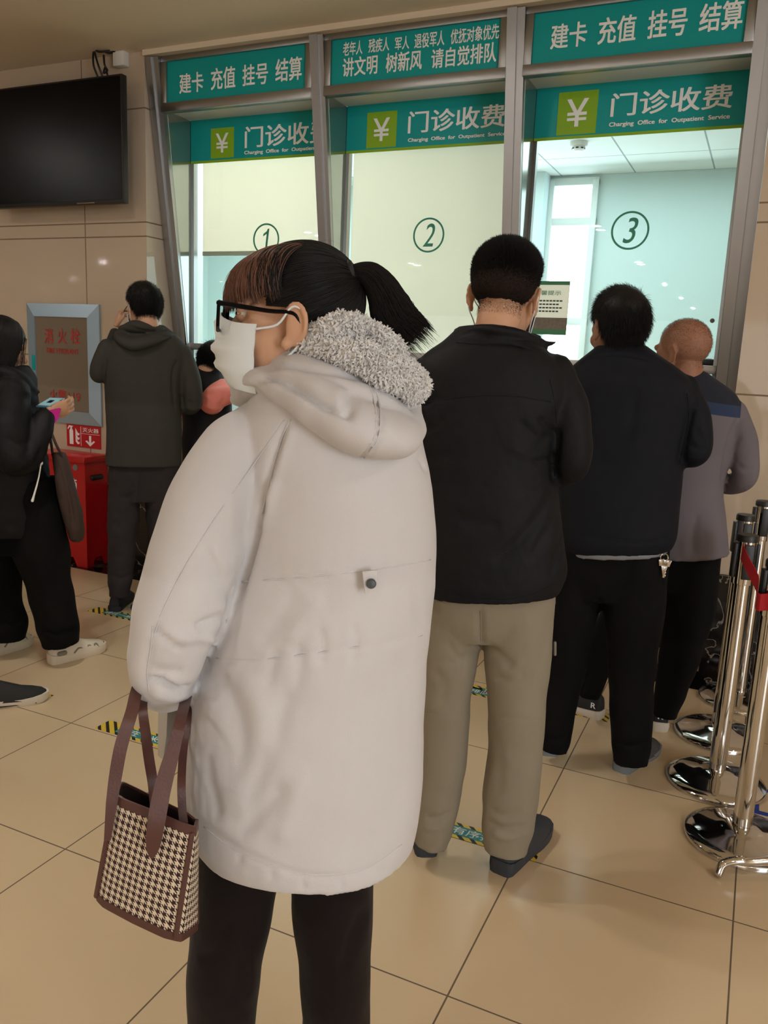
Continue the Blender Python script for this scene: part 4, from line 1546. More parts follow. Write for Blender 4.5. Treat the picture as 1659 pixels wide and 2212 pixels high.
# ponytail
IN = np.array([(757, 600), (772, 606), (786, 622), (797, 655), (803, 690), (822, 722), (856, 748)], float)
OUT = np.array([(757, 573), (785, 566), (815, 570), (850, 598), (880, 640), (902, 672), (922, 692)], float)
IN, _ = spline(IN, np.zeros(7), 3)
OUT, _ = spline(OUT, np.zeros(7), 3)
n = len(IN)
K = 3600
u = rr.random(K)
dd = rr.uniform(-1, 1, K) * np.sqrt(1 - (2 * u - 1) ** 2)
wid = np.linspace(.3, 1, n)
tl = rr.normal(0, 1, K)
st = []
for k in range(n):
    fz = rr.normal(0, .04 + .05 * (k / n) ** 4, K)
    uu = u + fz * .25 * (k / n)
    x = IN[k, 0] + (OUT[k, 0] - IN[k, 0]) * uu
    y = IN[k, 1] + (OUT[k, 1] - IN[k, 1]) * uu
    if k > n - 4:
        ext = (tl * 22 - 10) * (k - n + 4) / 3
        x, y = x + ext * .7, y + ext * .8
    pts = np.array([W.at(a, b, .02 + .022 * c * wid[k]) for a, b, c in zip(x, y, dd)])
    st.append(pts)
curves_obj('ponytail', np.stack(st, 1), np.concatenate([np.full(n - 3, .00045), [.0004, .0003, .0001]]), MATS['hair_soft_black'], hair)
limbs = [(762, 587, .02, 13), (790, 585, .02, 17), (822, 612, .02, 25), (850, 660, .02, 32), (868, 705, .02, 32)]
pc = MB()
limb(pc, W, limbs, .85, ratio=.6)
pc.build('ponytail_core', MATS['hair_black'], hair, smooth=True)
hb = MB()
c = W.at(757, 588, .02)
th = np.linspace(0, 2 * math.pi, 25)
ax = W.at(790, 582, .02) - W.at(740, 592, .02)
Mh = frame(c, ax)
hb.tube(xf(Mh, np.stack([np.cos(th) * .013, np.zeros(25), np.sin(th) * .013], 1)), .005, n=10)
hb.build('hair_tie', MATS['shoe_black'], hair)
# loose hairs
K = 90
a0 = rr.uniform(-1.3, 1.3, K)
b0 = rr.uniform(-.2, .9, K)
root = hair_pt(np.stack([np.sin(a0) * .5, b0, np.full(K, 1.0)], 1), 1.0)
dr = np.stack([rr.normal(0, .3, K), np.clip(rr.normal(-.1, .5, K), -.7, .6), rr.uniform(.15, .5, K)], 1) * rr.uniform(.02, .05, (K, 1))
ts = np.linspace(0, 1, 6)
PS = root[:, None] + dr[:, None] * ts[:, None] + np.array([0, -.01, -.018]) * (ts ** 2)[:, None]
curves_obj('loose_hairs', xf(WM, PS.reshape(-1, 3)).reshape(K, 6, 3), .00012, MATS['hair_lit_brown'], hair)

# eyes, glasses, mask
for s in (-1, 1):
    eb = MB().ball((s * .0325, .0765, .006), .0122, WM).build('eyeball', MATS['eye_white'], wo)
    MB().ball((s * .0355, .0856, .006), (.0060, .0032, .0060), WM).build('iris', MATS['eye_dark'], eb)
    lid = MB()
    for t0, t1 in ((16, 125), (-125, -20)):
        g = []
        for a in np.radians(np.linspace(t0, t1, 12)):
            for b_ in np.radians(np.linspace(-80, 80, 15)):
                for rr_ in (.0129,):
                    g.append((s * .0325 + rr_ * math.sin(b_), .0765 + rr_ * math.cos(b_) * math.cos(a), .006 + rr_ * math.cos(b_) * math.sin(a)))
        lid.add(xf(WM, g), [(i * 15 + j, i * 15 + j + 1, (i + 1) * 15 + j + 1, (i + 1) * 15 + j) for i in range(11) for j in range(14)])
        e0 = [(s * .0325 + .0131 * math.sin(q_), .0765 + .0131 * math.cos(q_) * math.cos(math.radians(t0 if t0 > 0 else t1)), .006 + .0131 * math.cos(q_) * math.sin(math.radians(t0 if t0 > 0 else t1))) for q_ in np.radians(np.linspace(-80, 80, 15))]
        lid.tube(xf(WM, e0), .0009, n=6)
    lid.build('eyelid', MATS['skin'], wo)
    MB().tube(xf(WM, [(s * .016, .092, .022), (s * .032, .091, .026), (s * .050, .077, .022)]), [.002, .0026, .0012], n=8, sub=4).build('eyebrow', MATS['hair_soft_black'], wo)
gl = MB()
for s in (-1, 1):
    gl.tube(xf(WM, [(s * .068, .104, .017), (s * .0745, .088, .016), (s * .079, .03, .012), (s * .081, -.005, .012), (s * .080, -.018, -.002)]), [.0038, .0036, .003, .0026, .0024], n=8, sub=4)
    ln = [(s * .008, .1135, .016), (s * .06, .106, .019), (s * .068, .104, .013), (s * .064, .105, -.014), (s * .05, .109, -.021), (s * .018, .1135, -.019), (s * .009, .1145, -.008), (s * .008, .1135, .016)]
    gl.tube(xf(WM, ln), .0026, n=8, round_=False)
gl.tube(xf(WM, [(-.009, .114, .008), (0, .1165, .010), (.009, .114, .008)]), .0022, n=8)
go = gl.build('glasses', MATS['black_gloss'], wo)
for s in (-1, 1):
    q = xf(WM, [(s * .009, .1128, .015), (s * .066, .1045, .016), (s * .063, .105, -.014), (s * .05, .1085, -.02), (s * .018, .1128, -.018)])
    MB().prism(q, (np.array(WM)[:3, 1]) * .0015).build('lens', MATS['lens'], go, smooth=False)


def face_mask(M, parent, strap_to=None):
    nu, nv = 33, 15
    V = []
    for j in range(nv):
        v = j / (nv - 1)
        for i in range(nu):
            a = (i / (nu - 1) * 2 - 1) * 1.34
            z = -.012 - v * .088 - .010 * (1 - abs(math.sin(a))) * (0 - (v < .15)) 
            if v < .2:
                z += .008 * math.cos(a) ** 6
            bl = math.sin(math.pi * min(1, v * .9 + .12))
            ry = .072 + .024 * bl ** .7 + .010 * math.cos(a) ** 4 * (1 - v)
            rx = .0745 - .012 * v
            pl = .0028 * (1 if (v * 3.2) % 1 < .5 else -1) * math.cos(a) ** .5 * (.12 < v < .9)
            cyy = .028
            V.append((math.sin(a) * rx, cyy + math.cos(a) * (ry + pl), z - .012 * (1 - math.cos(a)) * (v - .5)))
    V = np.array(V)
    n0 = len(V)
    V2 = np.vstack([V, (V - [0, .03, -.05]) * [.975, .975, 1] + [0, .03, -.05]])
    F = []
    for j in range(nv - 1):
        for i in range(nu - 1):
            a = j * nu + i
            F += [(a, a + 1, a + nu + 1, a + nu), (n0 + a, n0 + a + nu, n0 + a + nu + 1, n0 + a + 1)]
    bd = list(range(nu)) + [j * nu + nu - 1 for j in range(1, nv)] + [(nv - 1) * nu + i for i in range(nu - 2, -1, -1)] + [j * nu for j in range(nv - 2, 0, -1)]
    for i in range(len(bd)):
        a, b = bd[i], bd[(i + 1) % len(bd)]
        F.append((a, n0 + a, n0 + b, b))
    o = link('face_mask', mesh_from(xf(M, V2), F), MATS['mask_white'], parent, smooth=1.0)
    for s in (-1, 1):
        k = nu - 1 if s > 0 else 0
        t0, t1 = V[k + nu], V[k + nu * (nv - 3)]
        MB().tube(xf(M, [t0, (s * .077, .016, -.005), (s * .0825, -.004, .020), (s * .085, -.022, .014), (s * .084, -.026, -.008), (s * .0775, -.012, -.036), (s * .068, .015, -.06), t1]), .0017, n=8, sub=5).build('ear_loop', MATS['mask_white'], o)
    return o


face_mask(WM, wo)

# ------------------------------------------------------------------ houndstooth bag on her forearm
m = bpy.data.materials.new('houndstooth')
t, p, N, L = nt(m)
p.inputs['Roughness'].default_value = 0.9
uv = N.new('ShaderNodeUVMap')
sp = N.new('ShaderNodeSeparateXYZ')
L.new(uv.outputs[0], sp.inputs[0])


def mth(op, a, b=None):
    n = N.new('ShaderNodeMath')
    n.operation = op
    for i, q in enumerate((a, b)):
        if q is None:
            continue
        if isinstance(q, (int, float)):
            n.inputs[i].default_value = q
        else:
            L.new(q, n.inputs[i])
    return n.outputs[0]


u_, v_ = mth('FLOORED_MODULO', sp.outputs[0], 1.0), mth('FLOORED_MODULO', sp.outputs[1], 1.0)
hu, hv = mth('LESS_THAN', u_, 0.5), mth('LESS_THAN', v_, 0.5)
dg_ = mth('LESS_THAN', mth('FLOORED_MODULO', mth('ADD', u_, v_), 0.5), 0.25)
both = mth('MULTIPLY', hu, hv)
one = mth('SUBTRACT', mth('ADD', hu, hv), mth('MULTIPLY', both, 2.0))
fac = mth('ADD', both, mth('MULTIPLY', one, dg_))
nz = N.new('ShaderNodeTexNoise')
nz.inputs['Scale'].default_value = 6.0
L.new(uv.outputs[0], nz.inputs['Vector'])
mx = N.new('ShaderNodeMix')
mx.data_type = 'RGBA'
L.new(fac, mx.inputs[0])
mx.inputs[6].default_value = lin((222, 206, 182))
mx.inputs[7].default_value = lin((54, 30, 28))
L.new(mx.outputs[2], p.inputs['Base Color'])
bp = N.new('ShaderNodeBump')
bp.inputs['Strength'].default_value = 0.4
bp.inputs['Distance'].default_value = 0.002
L.new(nz.outputs['Fac'], bp.inputs['Height'])
L.new(bp.outputs[0], p.inputs['Normal'])
MATS['houndstooth'] = m
BD = .135
# top rim corners (front left, front right, back right, back left) and bottom corners, as seen
top = [W.at(240, 1722, BD + .03), W.at(424, 1796, BD + .085), W.at(430, 1772, BD - .0), W.at(262, 1690, BD - .045)]
bot = [W.at(196, 1942, BD + .035), W.at(384, 2036, BD + .105), W.at(434, 2000, BD + .03), W.at(290, 1910, BD - .045)]


def bag_ring(v, grow=0.0, n=14):
    c = [top[i] * (1 - v) + bot[i] * v for i in range(4)]
    cen = sum(c) / 4
    out = []
    for i in range(4):
        a, b = c[i], c[(i + 1) % 4]
        for k in range(n):
            s = k / n
            q = a + (b - a) * s
            w = 0.12 * (1 - abs(2 * s - 1)) * np.linalg.norm(b - a) * .35
            o = (a + b) / 2 - cen
            o[2] = 0
            o /= np.linalg.norm(o) + 1e-9
            sgn = 1.0 if v > .2 else (v / .2) * 1.5 - .5
            q = q + o * w * sgn * (0.35 + .65 * math.sin(math.pi * min(1, v + .15)))
            # round the corners
            e = min(s, 1 - s) * 2
            q = q + (cen - q) * np.array([1, 1, 0]) * .10 * max(0, 1 - e * 3.2)
            out.append(q + (q - cen) * np.array([1, 1, 0]) * grow)
    return np.array(out)


n = 56
vs = np.linspace(0, 1, 20)
R = [bag_ring(v) for v in vs]
inner = [bag_ring(v, -.06) for v in (0, .3, .9)]
V = np.vstack(R)
F, UV = [], []
per = np.concatenate([[0], np.cumsum(np.linalg.norm(np.roll(R[10], -1, 0) - R[10], axis=1))])
hgt = np.linalg.norm(top[0] - bot[0])
CELL = .0100
for k in range(19):
    for i in range(n):
        j = (i + 1) % n
        F.append((k * n + i, k * n + j, (k + 1) * n + j, (k + 1) * n + i))
        UV.append([(per[i] / CELL, -vs[k] * hgt / CELL), (per[i + 1] / CELL, -vs[k] * hgt / CELL), (per[i + 1] / CELL, -vs[k + 1] * hgt / CELL), (per[i] / CELL, -vs[k + 1] * hgt / CELL)])
me = mesh_from(V, F)
lay = me.uv_layers.new(name='UVMap')
lay.data.foreach_set('uv', np.array(UV, np.float32).ravel())
bag = empty('handbag', bot[1], 'houndstooth brown and cream bucket handbag hanging from the cream-coated forearm', 'handbag')
link('body', me, MATS['houndstooth'], bag)
MB().rings([R[-1], R[-1] + (R[-1] - R[-1].mean(0)) * .0 + np.array([0, 0, -.002])]).build('base', MATS['leather_brown'], bag)
MB().rings(inner[::1], cap=False).build('lining', MATS['lining_dark'], bag)
fl_ = MB().add(np.vstack([inner[-1], inner[-1].mean(0)[None]]), [(i, (i + 1) % n, n) for i in range(n)])
fl_.build('inner_floor', MATS['lining_dark'], bag)
a0, a1 = bag_ring(0, .012), bag_ring(.055, .012)
MB().rings([inner[0], inner[0] + (0, 0, .004), a0 + (0, 0, .004), a1, bag_ring(.055)], cap=False).build('rim_binding', MATS['leather_brown'], bag)
MB().rings([bag_ring(.945), bag_ring(.945, .012), bag_ring(1.0, .014), bag_ring(1.02, .0)], cap=False).build('bottom_binding', MATS['leather_brown'], bag)
for i in (14, 42, 28, 0):
    c0 = np.array([bag_ring(v, .018)[i] for v in np.linspace(.05, .97, 12)])
    MB().tube(c0, .0038, n=8).build('corner_piping', MATS['leather_brown'], bag)


def strap(pts, wpx, name='handle'):
    """flat leather strap: pts (x, y, d), width in px"""
    P = np.array([W.at(*q) for q in pts])
    P, _ = spline(P, np.zeros(len(P)), 6)
    wd = np.interp(np.linspace(0, 1, len(P)), np.linspace(0, 1, len(wpx)), wpx) * W.mpx(*pts[0]) / 2
    T = np.gradient(P, axis=0)
    R = []
    for k in range(len(P)):
        tt = T[k] / np.linalg.norm(T[k])
        v = EYE - P[k]
        v /= np.linalg.norm(v)
        s = np.cross(tt, v)
        s /= np.linalg.norm(s)
        nn = np.cross(s, tt)
        R.append([P[k] - s * wd[k] + nn * .0015, P[k] - s * wd[k] - nn * .0015, P[k] + s * wd[k] - nn * .0015, P[k] + s * wd[k] + nn * .0015])
    return MB().rings(R).build(name, MATS['leather_brown'], bag, smooth=0.7)


strap([(328, 1852, BD + .082), (337, 1780, BD + .082), (352, 1700, BD + .062), (374, 1620, BD + .04), (394, 1540, BD + .0), (410, 1470, -.06), (402, 1448, -.10)], [8, 24, 31, 34, 36, 37, 38, 38, 38, 37, 37, 36, 35, 34, 32, 30, 28, 26, 25, 24, 24, 25, 25, 26, 26, 27, 27, 28, 28, 29, 30])
strap([(232, 1815, BD + .045), (240, 1745, BD + .04), (249, 1680, BD + .03), (262, 1610, BD + .02), (284, 1540, BD - .0), (300, 1480, BD - .05), (335, 1440, -.03), (372, 1455, -.04)], [14, 24, 28, 28, 26, 26, 26], 'handle')
strap([(336, 1745, BD + .0), (330, 1690, BD - .02), (322, 1640, BD - .02), (314, 1580, BD - .02), (308, 1520, BD - .03), (318, 1480, -.02), (345, 1460, -.02)], [22, 22, 22, 20, 20, 20], 'handle')
strap([(398, 1785, BD + .01), (394, 1750, BD - .0), (392, 1690, BD - .015), (397, 1610, .06), (408, 1540, .03), (416, 1475, -.06), (404, 1448, -.10)], [18, 18, 18, 20, 20, 20], 'handle')

# ------------------------------------------------------------------ the man in the black jacket and khaki trousers
B = Stage(-0.62, 2.07)
B_ROWS = [(705, 990, 1112, .06, .06), (735, 958, 1155, .085, .085), (765, 915, 1195, .105, .10), (800, 890, 1222, .12, .11), (860, 880, 1236, .13, .12), (930, 884, 1212, .135, .12),
          (1040, 893, 1205, .14, .13), (1150, 900, 1218, .14, .13), (1230, 906, 1226, .14, .13), (1276, 914, 1210, .135, .125)]
B_ARM = [(1192, 805, .0, 46), (1222, 880, .02, 50), (1233, 950, .04, 45), (1234, 1000, .045, 41), (1212, 1012, -.06, 36), (1180, 990, -.18, 32), (1152, 978, -.27, 28)]
B_ARM2 = [(930, 805, .0, 44), (903, 880, .02, 45), (894, 950, .03, 42), (896, 1000, .03, 38), (930, 1000, -.1, 34), (975, 985, -.2, 30), (1010, 978, -.27, 28)]
B_LEGS = [[(985, 1180, .0, 66), (985, 1330, .0, 60), (974, 1420, .0, 58), (966, 1520, .0, 51), (961, 1620, .0, 49), (950, 1710, .0, 47), (938, 1780, .0, 42), (929, 1822, .0, 35)],
          [(1115, 1180, .0, 80), (1118, 1330, .0, 78), (1118, 1420, .0, 72), (1115, 1520, .01, 63), (1113, 1620, .01, 58), (1104, 1710, .02, 60), (1097, 1785, .03, 56), (1091, 1838, .04, 46)]]
BM = headM(B, 1090, 644, -.02, 13, 12, 3, 1.09)
bh = (B.at(1145, 975, -.30), B.at(1015, 975, -.30))
bp = person(B, 'short-haired man in black jacket and khaki trousers, white mask loops round his ears', B_ROWS[:-1], [B_ARM, B_ARM2], B_LEGS, BM, 'skin', B.at(1072, 735, -.01), vox=.0048,
            hands=[((bh[0], -B.n * .8 - B.er * .4, (0, 0, 1)), dict(thumb=-1)), ((bh[1], -B.n * .8 + B.er * .4, (0, 0, 1)), dict(thumb=1))])
mat('hair_fade', (38, 30, 27), 0.85, spec=0.08)
short_hair(bp, BM, male_mask(-.060, .020, .085, .075), 'hair_black', .019, 60000, .006, .00026, 'hair_fade', .48, low=.9, comb=(0, .1, .35), lenf=lambda q: .16 + .84 * sstep(.01, .08, q[:, 2]), seed=5)


def b_collar(mb):
    limb(mb, B, [(992, 716, -.03, 14), (1020, 712, .04, 17), (1065, 712, .068, 19), (1110, 719, .058, 19), (1150, 731, .02, 17), (1184, 742, -.02, 11), (1207, 738, -.04, 5)], ratio=.6)
    limb(mb, B, [(1000, 716, -.05, 14), (1040, 712, -.09, 14), (1100, 712, -.09, 14), (1160, 728, -.03, 14)], ratio=.6)


jk = cloth('jacket', B, 'jacket_black', bp, B_ROWS, [B_ARM, B_ARM2], vox=.0065, smooth=5, extra=b_collar, noise=[(12, .002, 21), (30, .0008, 22)], strokes=[
    ([(1200, 1045), (1198, 1000), (1203, 950), (1205, 925)], 7, .012, 'v'), ([(985, 738), (1040, 742), (1100, 742), (1140, 752)], 4, .006, 'v'), ([(980, 735), (1000, 722), (1030, 715)], 4, .004, 'v'),
    ([(1160, 900), (1185, 925), (1203, 935)], 6, .006, 'v'), ([(1120, 905), (1150, 940), (1195, 950)], 9, .005, 'v'), ([(1090, 960), (1150, 985), (1200, 980)], 9, -.004, 'v'), ([(1150, 1000), (1185, 990), (1200, 975)], 7, .006, 'v'),
    ([(1205, 1050), (1170, 1110), (1110, 1180), (1060, 1215)], 12, .006, 'v'), ([(1215, 1080), (1180, 1150), (1140, 1220)], 10, .005, 'v'), ([(1225, 1120), (1205, 1190), (1190, 1250)], 8, .006, 'v'),
    ([(910, 880), (935, 860), (945, 850)], 6, .005, 'v'), ([(905, 940), (940, 920), (960, 900)], 8, .004, 'v'), ([(910, 1000), (960, 985), (1000, 960)], 14, .004, 'v'),
    ([(905, 870), (1000, 858), (1100, 855), (1190, 870)], 3, .0015, 'v'), ([(920, 1262), (1000, 1288), (1080, 1292), (1160, 1278)], 3, .002, 'v'), ([(960, 1100), (1020, 1130), (1090, 1130)], 16, .003, 'v')])
seam(jk, [(905, 872), (1000, 858), (1100, 855), (1190, 868)], .0012)
seam(jk, [(1198, 1040), (1200, 1000), (1203, 950), (1200, 880), (1188, 820)], .0012)
seam(jk, [(940, 1270), (1000, 1290), (1080, 1296), (1150, 1284), (1196, 1262)], .0012)
seam(jk, [(985, 740), (1040, 744), (1100, 744), (1150, 756)], .0015)
bt = cloth('trousers', B, 'khaki', bp, [(1150, 935, 1195, .10, .10), (1250, 930, 1200, .115, .11), (1330, 926, 1198, .10, .10), (1375, 935, 1190, .08, .09)], B_LEGS, vox=.0065, smooth=4, kw=dict(round_=False), noise=[(14, .0022, 31)], strokes=[
    ([(1035, 1310), (1038, 1360), (1040, 1400)], 8, .008, 'v'), ([(1040, 1400), (1000, 1425), (960, 1435)], 8, .005, 'v'), ([(1045, 1385), (1090, 1425), (1110, 1440)], 9, .006, 'v'), ([(960, 1380), (985, 1415), (1010, 1425)], 9, .004, 'v'),
    ([(1060, 1460), (1110, 1475), (1140, 1455)], 10, .006, 'v'), ([(930, 1440), (960, 1480), (950, 1520)], 10, .004, 'v'), ([(1190, 1330), (1165, 1420), (1130, 1480)], 12, .004, 'v'),
    ([(915, 1535), (950, 1541)], 2.5, .002, 'v'), ([(1055, 1540), (1110, 1552), (1165, 1553)], 2.5, .002, 'v'), ([(915, 1760), (945, 1768), (980, 1752)], 6, .007, 'v'), ([(912, 1785), (940, 1792), (965, 1780)], 5, -.004, 'v'),
    ([(1050, 1775), (1090, 1790), (1140, 1785)], 7, .008, 'v'), ([(1060, 1800), (1100, 1812), (1145, 1795)], 7, -.005, 'v'), ([(1055, 1745), (1085, 1760), (1130, 1750)], 8, .006, 'v'), ([(1065, 1570), (1080, 1650), (1075, 1720)], 12, .004, 'v')])
seam(bt, [(917, 1535), (950, 1541), (1010, 1540)], .0012)
seam(bt, [(1055, 1540), (1110, 1551), (1168, 1553)], .0012)
seam(bt, [(1038, 1320), (1039, 1360), (1040, 1398)], .0014)
mat('zip_grey', (120, 116, 108), 0.5)
for q in ((1197, 1290), (1199, 1400)):
    MB().tube([B.at(q[0], q[1] + dy, .02) for dy in (-12, 0, 14)], .004, n=8).build('pocket_zip', MATS['zip_grey'], bp)
h = onfloor(922, 1856)
a = -B.n * .96 - B.er * .2
shoe(bp, h + a * .012, a, .29, 'rubber_dark', 'rubber_dark', sole_h=.034)
h, g = onfloor(1078, 1888), onfloor(1163, 1797)
shoe(bp, h, g - h, .30, 'rubber_dark', 'rubber_dark', sole_h=.036, wk=1.08)
face_mask(BM, bp)

# ------------------------------------------------------------------ the man in the navy bomber jacket
C = Stage(-0.405, 2.85)
C_ROWS = [(745, 1290, 1393, .055, .055), (768, 1262, 1425, .098, .08), (798, 1228, 1468, .11, .10), (832, 1210, 1500, .125, .11), (900, 1204, 1500, .135, .12), (1000, 1205, 1478, .14, .13),
          (1100, 1206, 1469, .14, .13), (1160, 1208, 1462, .142, .13), (1186, 1214, 1450, .13, .125)]
C_ARM = [(1478, 838, .0, 31), (1498, 900, .02, 36), (1503, 952, .03, 36), (1500, 978, .03, 31), (1470, 980, -.08, 27), (1440, 965, -.15, 24), (1415, 955, -.18, 20)]
C_ARM2 = [(1228, 838, .0, 31), (1214, 920, .02, 34), (1213, 985, .02, 30), (1240, 985, -.08, 26), (1270, 970, -.15, 22), (1295, 960, -.18, 20)]
C_LEGS = [[(1262, 1110, .0, 56), (1242, 1280, .0, 55), (1229, 1400, .0, 46), (1213, 1500, .0, 38), (1201, 1590, .0, 33), (1196, 1620, .0, 28)],
          [(1375, 1110, .0, 72), (1371, 1300, .0, 66), (1366, 1420, .0, 53), (1364, 1520, .02, 46), (1364, 1600, .03, 43), (1361, 1648, .04, 37)]]
CM = headM(C, 1336, 712, -.01, -30, 8, 0, 1.07)
cp = person(C, 'man with thick black hair in navy bomber jacket and black trousers', C_ROWS[:-1], [C_ARM, C_ARM2], C_LEGS, CM, 'skin_tan', C.at(1342, 770, -.03), vox=.0052,
            hands=[((C.at(1405, 952, -.19), -C.n * .15 - C.er * .9, (0, 0, 1)), dict(thumb=-1)), ((C.at(1305, 957, -.19), -C.n * .15 + C.er * .9, (0, 0, 1)), dict(thumb=1))])
short_hair(cp, CM, male_mask(-.080, .020, .075, .04), 'hair_black', .026, 15000, .010, .00035, 'hair_black', .3, comb='lay', lift=.35, seed=6)


def c_collar(mb):
    limb(mb, C, [(1288, 756, -.02, 9), (1308, 752, .045, 12), (1345, 751, .062, 13), (1380, 757, .045, 12), (1398, 768, .0, 9)], ratio=.6)


jk = cloth('jacket', C, 'jacket_navy', cp, C_ROWS, [C_ARM, C_ARM2], vox=.0075, smooth=5, extra=c_collar, noise=[(11, .0025, 41)], strokes=[
    ([(1467, 1005), (1478, 960), (1490, 905), (1500, 880)], 6, .010, 'v'), ([(1285, 768), (1340, 766), (1400, 776)], 3, .005, 'v'), ([(1380, 830), (1350, 950), (1270, 1020)], 16, .006, 'v'), ([(1460, 880), (1420, 1000), (1330, 1100)], 18, .006, 'v'),
    ([(1500, 920), (1515, 945), (1525, 950)], 6, .006, 'v'), ([(1485, 960), (1510, 970), (1530, 960)], 6, .006, 'v'), ([(1480, 985), (1505, 990), (1530, 980)], 5, -.004, 'v'), ([(1210, 1150), (1300, 1163), (1380, 1172), (1460, 1162)], 3, .003, 'v')])
seam(jk, [(1282, 772), (1340, 768), (1402, 780)], .0014)
seam(jk, [(1468, 1000), (1478, 955), (1488, 900), (1484, 850)], .0014)
seam(jk, [(1216, 1152), (1300, 1164), (1380, 1172), (1455, 1160)], .0014)
cloth('shirt_hem', C, 'grey_knit', cp, [(1140, 1218, 1446, .125, .12), (1180, 1219, 1446, .131, .12), (1193, 1222, 1444, .129, .12)], vox=.008, smooth=3)
cloth('trousers', C, 'trouser_black', cp, [(1120, 1222, 1440, .10, .10), (1200, 1204, 1440, .115, .11), (1290, 1196, 1436, .09, .10)], C_LEGS, vox=.0075, smooth=4, kw=dict(round_=False), noise=[(13, .0025, 51)], strokes=[([(1175, 1590), (1205, 1600), (1235, 1575)], 6, .008, 'v'), ([(1325, 1600), (1360, 1612), (1405, 1600)], 6, .008, 'v'), ([(1292, 1290), (1290, 1330)], 8, .008, 'v')])
h = onfloor(1188, 1636)
a = -C.n * .97 - C.er * .2
shoe(cp, h + a * .01, a, .28, 'shoe_grey', 'sole_grey')
h, g = onfloor(1338, 1668), onfloor(1420, 1607)
shoe(cp, h, g - h, .285, 'shoe_grey', 'sole_grey')
c = C.at(1436, 1196, .09)
ky = empty('keys', c, 'bunch of silver keys hanging at the hip of the man in the navy jacket', 'keys')
th = np.linspace(0, 6.28, 20)
MB().tube(np.stack([c[0] + .012 * np.cos(th) * C.er[0], c[1] + .012 * np.cos(th) * C.er[1], c[2] - .014 + .014 * np.sin(th)], 1), .0018, n=8).build('ring', MATS['chrome'], ky)
for i, (dx, ln) in enumerate(((-.008, .05), (.004, .056), (.014, .046))):
    k0 = c + C.er * dx + np.array([0, 0, -.026])
    Mk = np.array(Matrix(frame(k0, -C.n, (0, 0, 1)).tolist()) @ Matrix.Rotation(.25 * (i - 1), 4, 'Y'))
    MB().box((-.009, -.0012, -.016), (.009, .0012, .006), Mk).box((-.0035, -.001, -ln), (.0035, .001, -.014), Mk).box((.003, -.001, -ln + .004), (.006, .001, -ln + .010), Mk).build('key', MATS['chrome'], ky, bevel=.0006)

# ------------------------------------------------------------------ the shaven-headed man in the grey jacket
D = Stage(-0.35, 3.24)
D_ROWS = [(802, 1442, 1522, .05, .05), (824, 1416, 1555, .08, .08), (850, 1396, 1588, .10, .10), (880, 1386, 1600, .115, .11), (950, 1386, 1592, .125, .12), (1050, 1392, 1562, .13, .12),
          (1120, 1390, 1568, .13, .12), (1196, 1385, 1576, .135, .13)]
D_ARM = [(1586, 888, .0, 25), (1603, 950, .02, 30), (1610, 1005, .03, 28), (1606, 1034, .02, 25), (1572, 1046, -.08, 22), (1532, 1030, -.2, 20), (1510, 1015, -.28, 17)]
D_ARM2 = [(1402, 890, .0, 25), (1392, 960, .0, 28), (1390, 1020, .0, 24), (1420, 1010, -.15, 20), (1450, 1000, -.26, 17)]
D_LEGS = [[(1430, 1110, .0, 52), (1372, 1260, .0, 46), (1312, 1380, .0, 34), (1282, 1465, .0, 28), (1271, 1502, .0, 25)], [(1500, 1110, .0, 60), (1490, 1300, .0, 54), (1472, 1400, .0, 43), (1450, 1485, .0, 34), (1435, 1546, .0, 26)]]
DM = headM(D, 1473, 764, .0, -58, 4, 0, 1.05)
dp = person(D, 'shaven-headed man in grey jacket with navy shoulders beside the right wall', D_ROWS[:-1], [D_ARM, D_ARM2], D_LEGS, DM, 'skin_tan', D.at(1488, 815, .0), vox=.0052,
            hands=[((D.at(1500, 1012, -.31), -D.n, (0, 0, 1)), dict(thumb=-1)), ((D.at(1460, 997, -.29), -D.n, (0, 0, 1)), dict(thumb=1))])
short_hair(dp, DM, male_mask(-.070, .020, .082, .03), 'hair_stubble', .0035, 9000, .0, .00022, None, seed=7)
jk = cloth('jacket', D, 'jacket_grey', dp, D_ROWS, [D_ARM, D_ARM2], vox=.0075, smooth=5, noise=[(12, .002, 61)], strokes=[
    ([(1558, 1060), (1566, 1000), (1580, 940), (1596, 900)], 6, .008, 'v'), ([(1560, 980), (1585, 960), (1600, 935)], 7, .004, 'v'), ([(1590, 1000), (1610, 1015), (1630, 1010)], 5, .005, 'v'), ([(1500, 1205), (1498, 1150), (1510, 1110)], 8, .006, 'v'), ([(1480, 1205), (1478, 1160)], 8, -.004, 'v')])


m = MATS['jacket_grey']
t, p, N, L = nt(m)
geo = N.new('ShaderNodeNewGeometry')


def dotv(v):
    n = N.new('ShaderNodeVectorMath')
    n.operation = 'DOT_PRODUCT'
    L.new(geo.outputs['Position'], n.inputs[0])
    n.inputs[1].default_value = tuple(v)
    return n.outputs['Value']


def mth2(op, a, b):
    n = N.new('ShaderNodeMath')
    n.operation = op
    for i, q in enumerate((a, b)):
        if isinstance(q, (int, float)):
            n.inputs[i].default_value = float(q)
        else:
            L.new(q, n.inputs[i])
    return n.outputs[0]


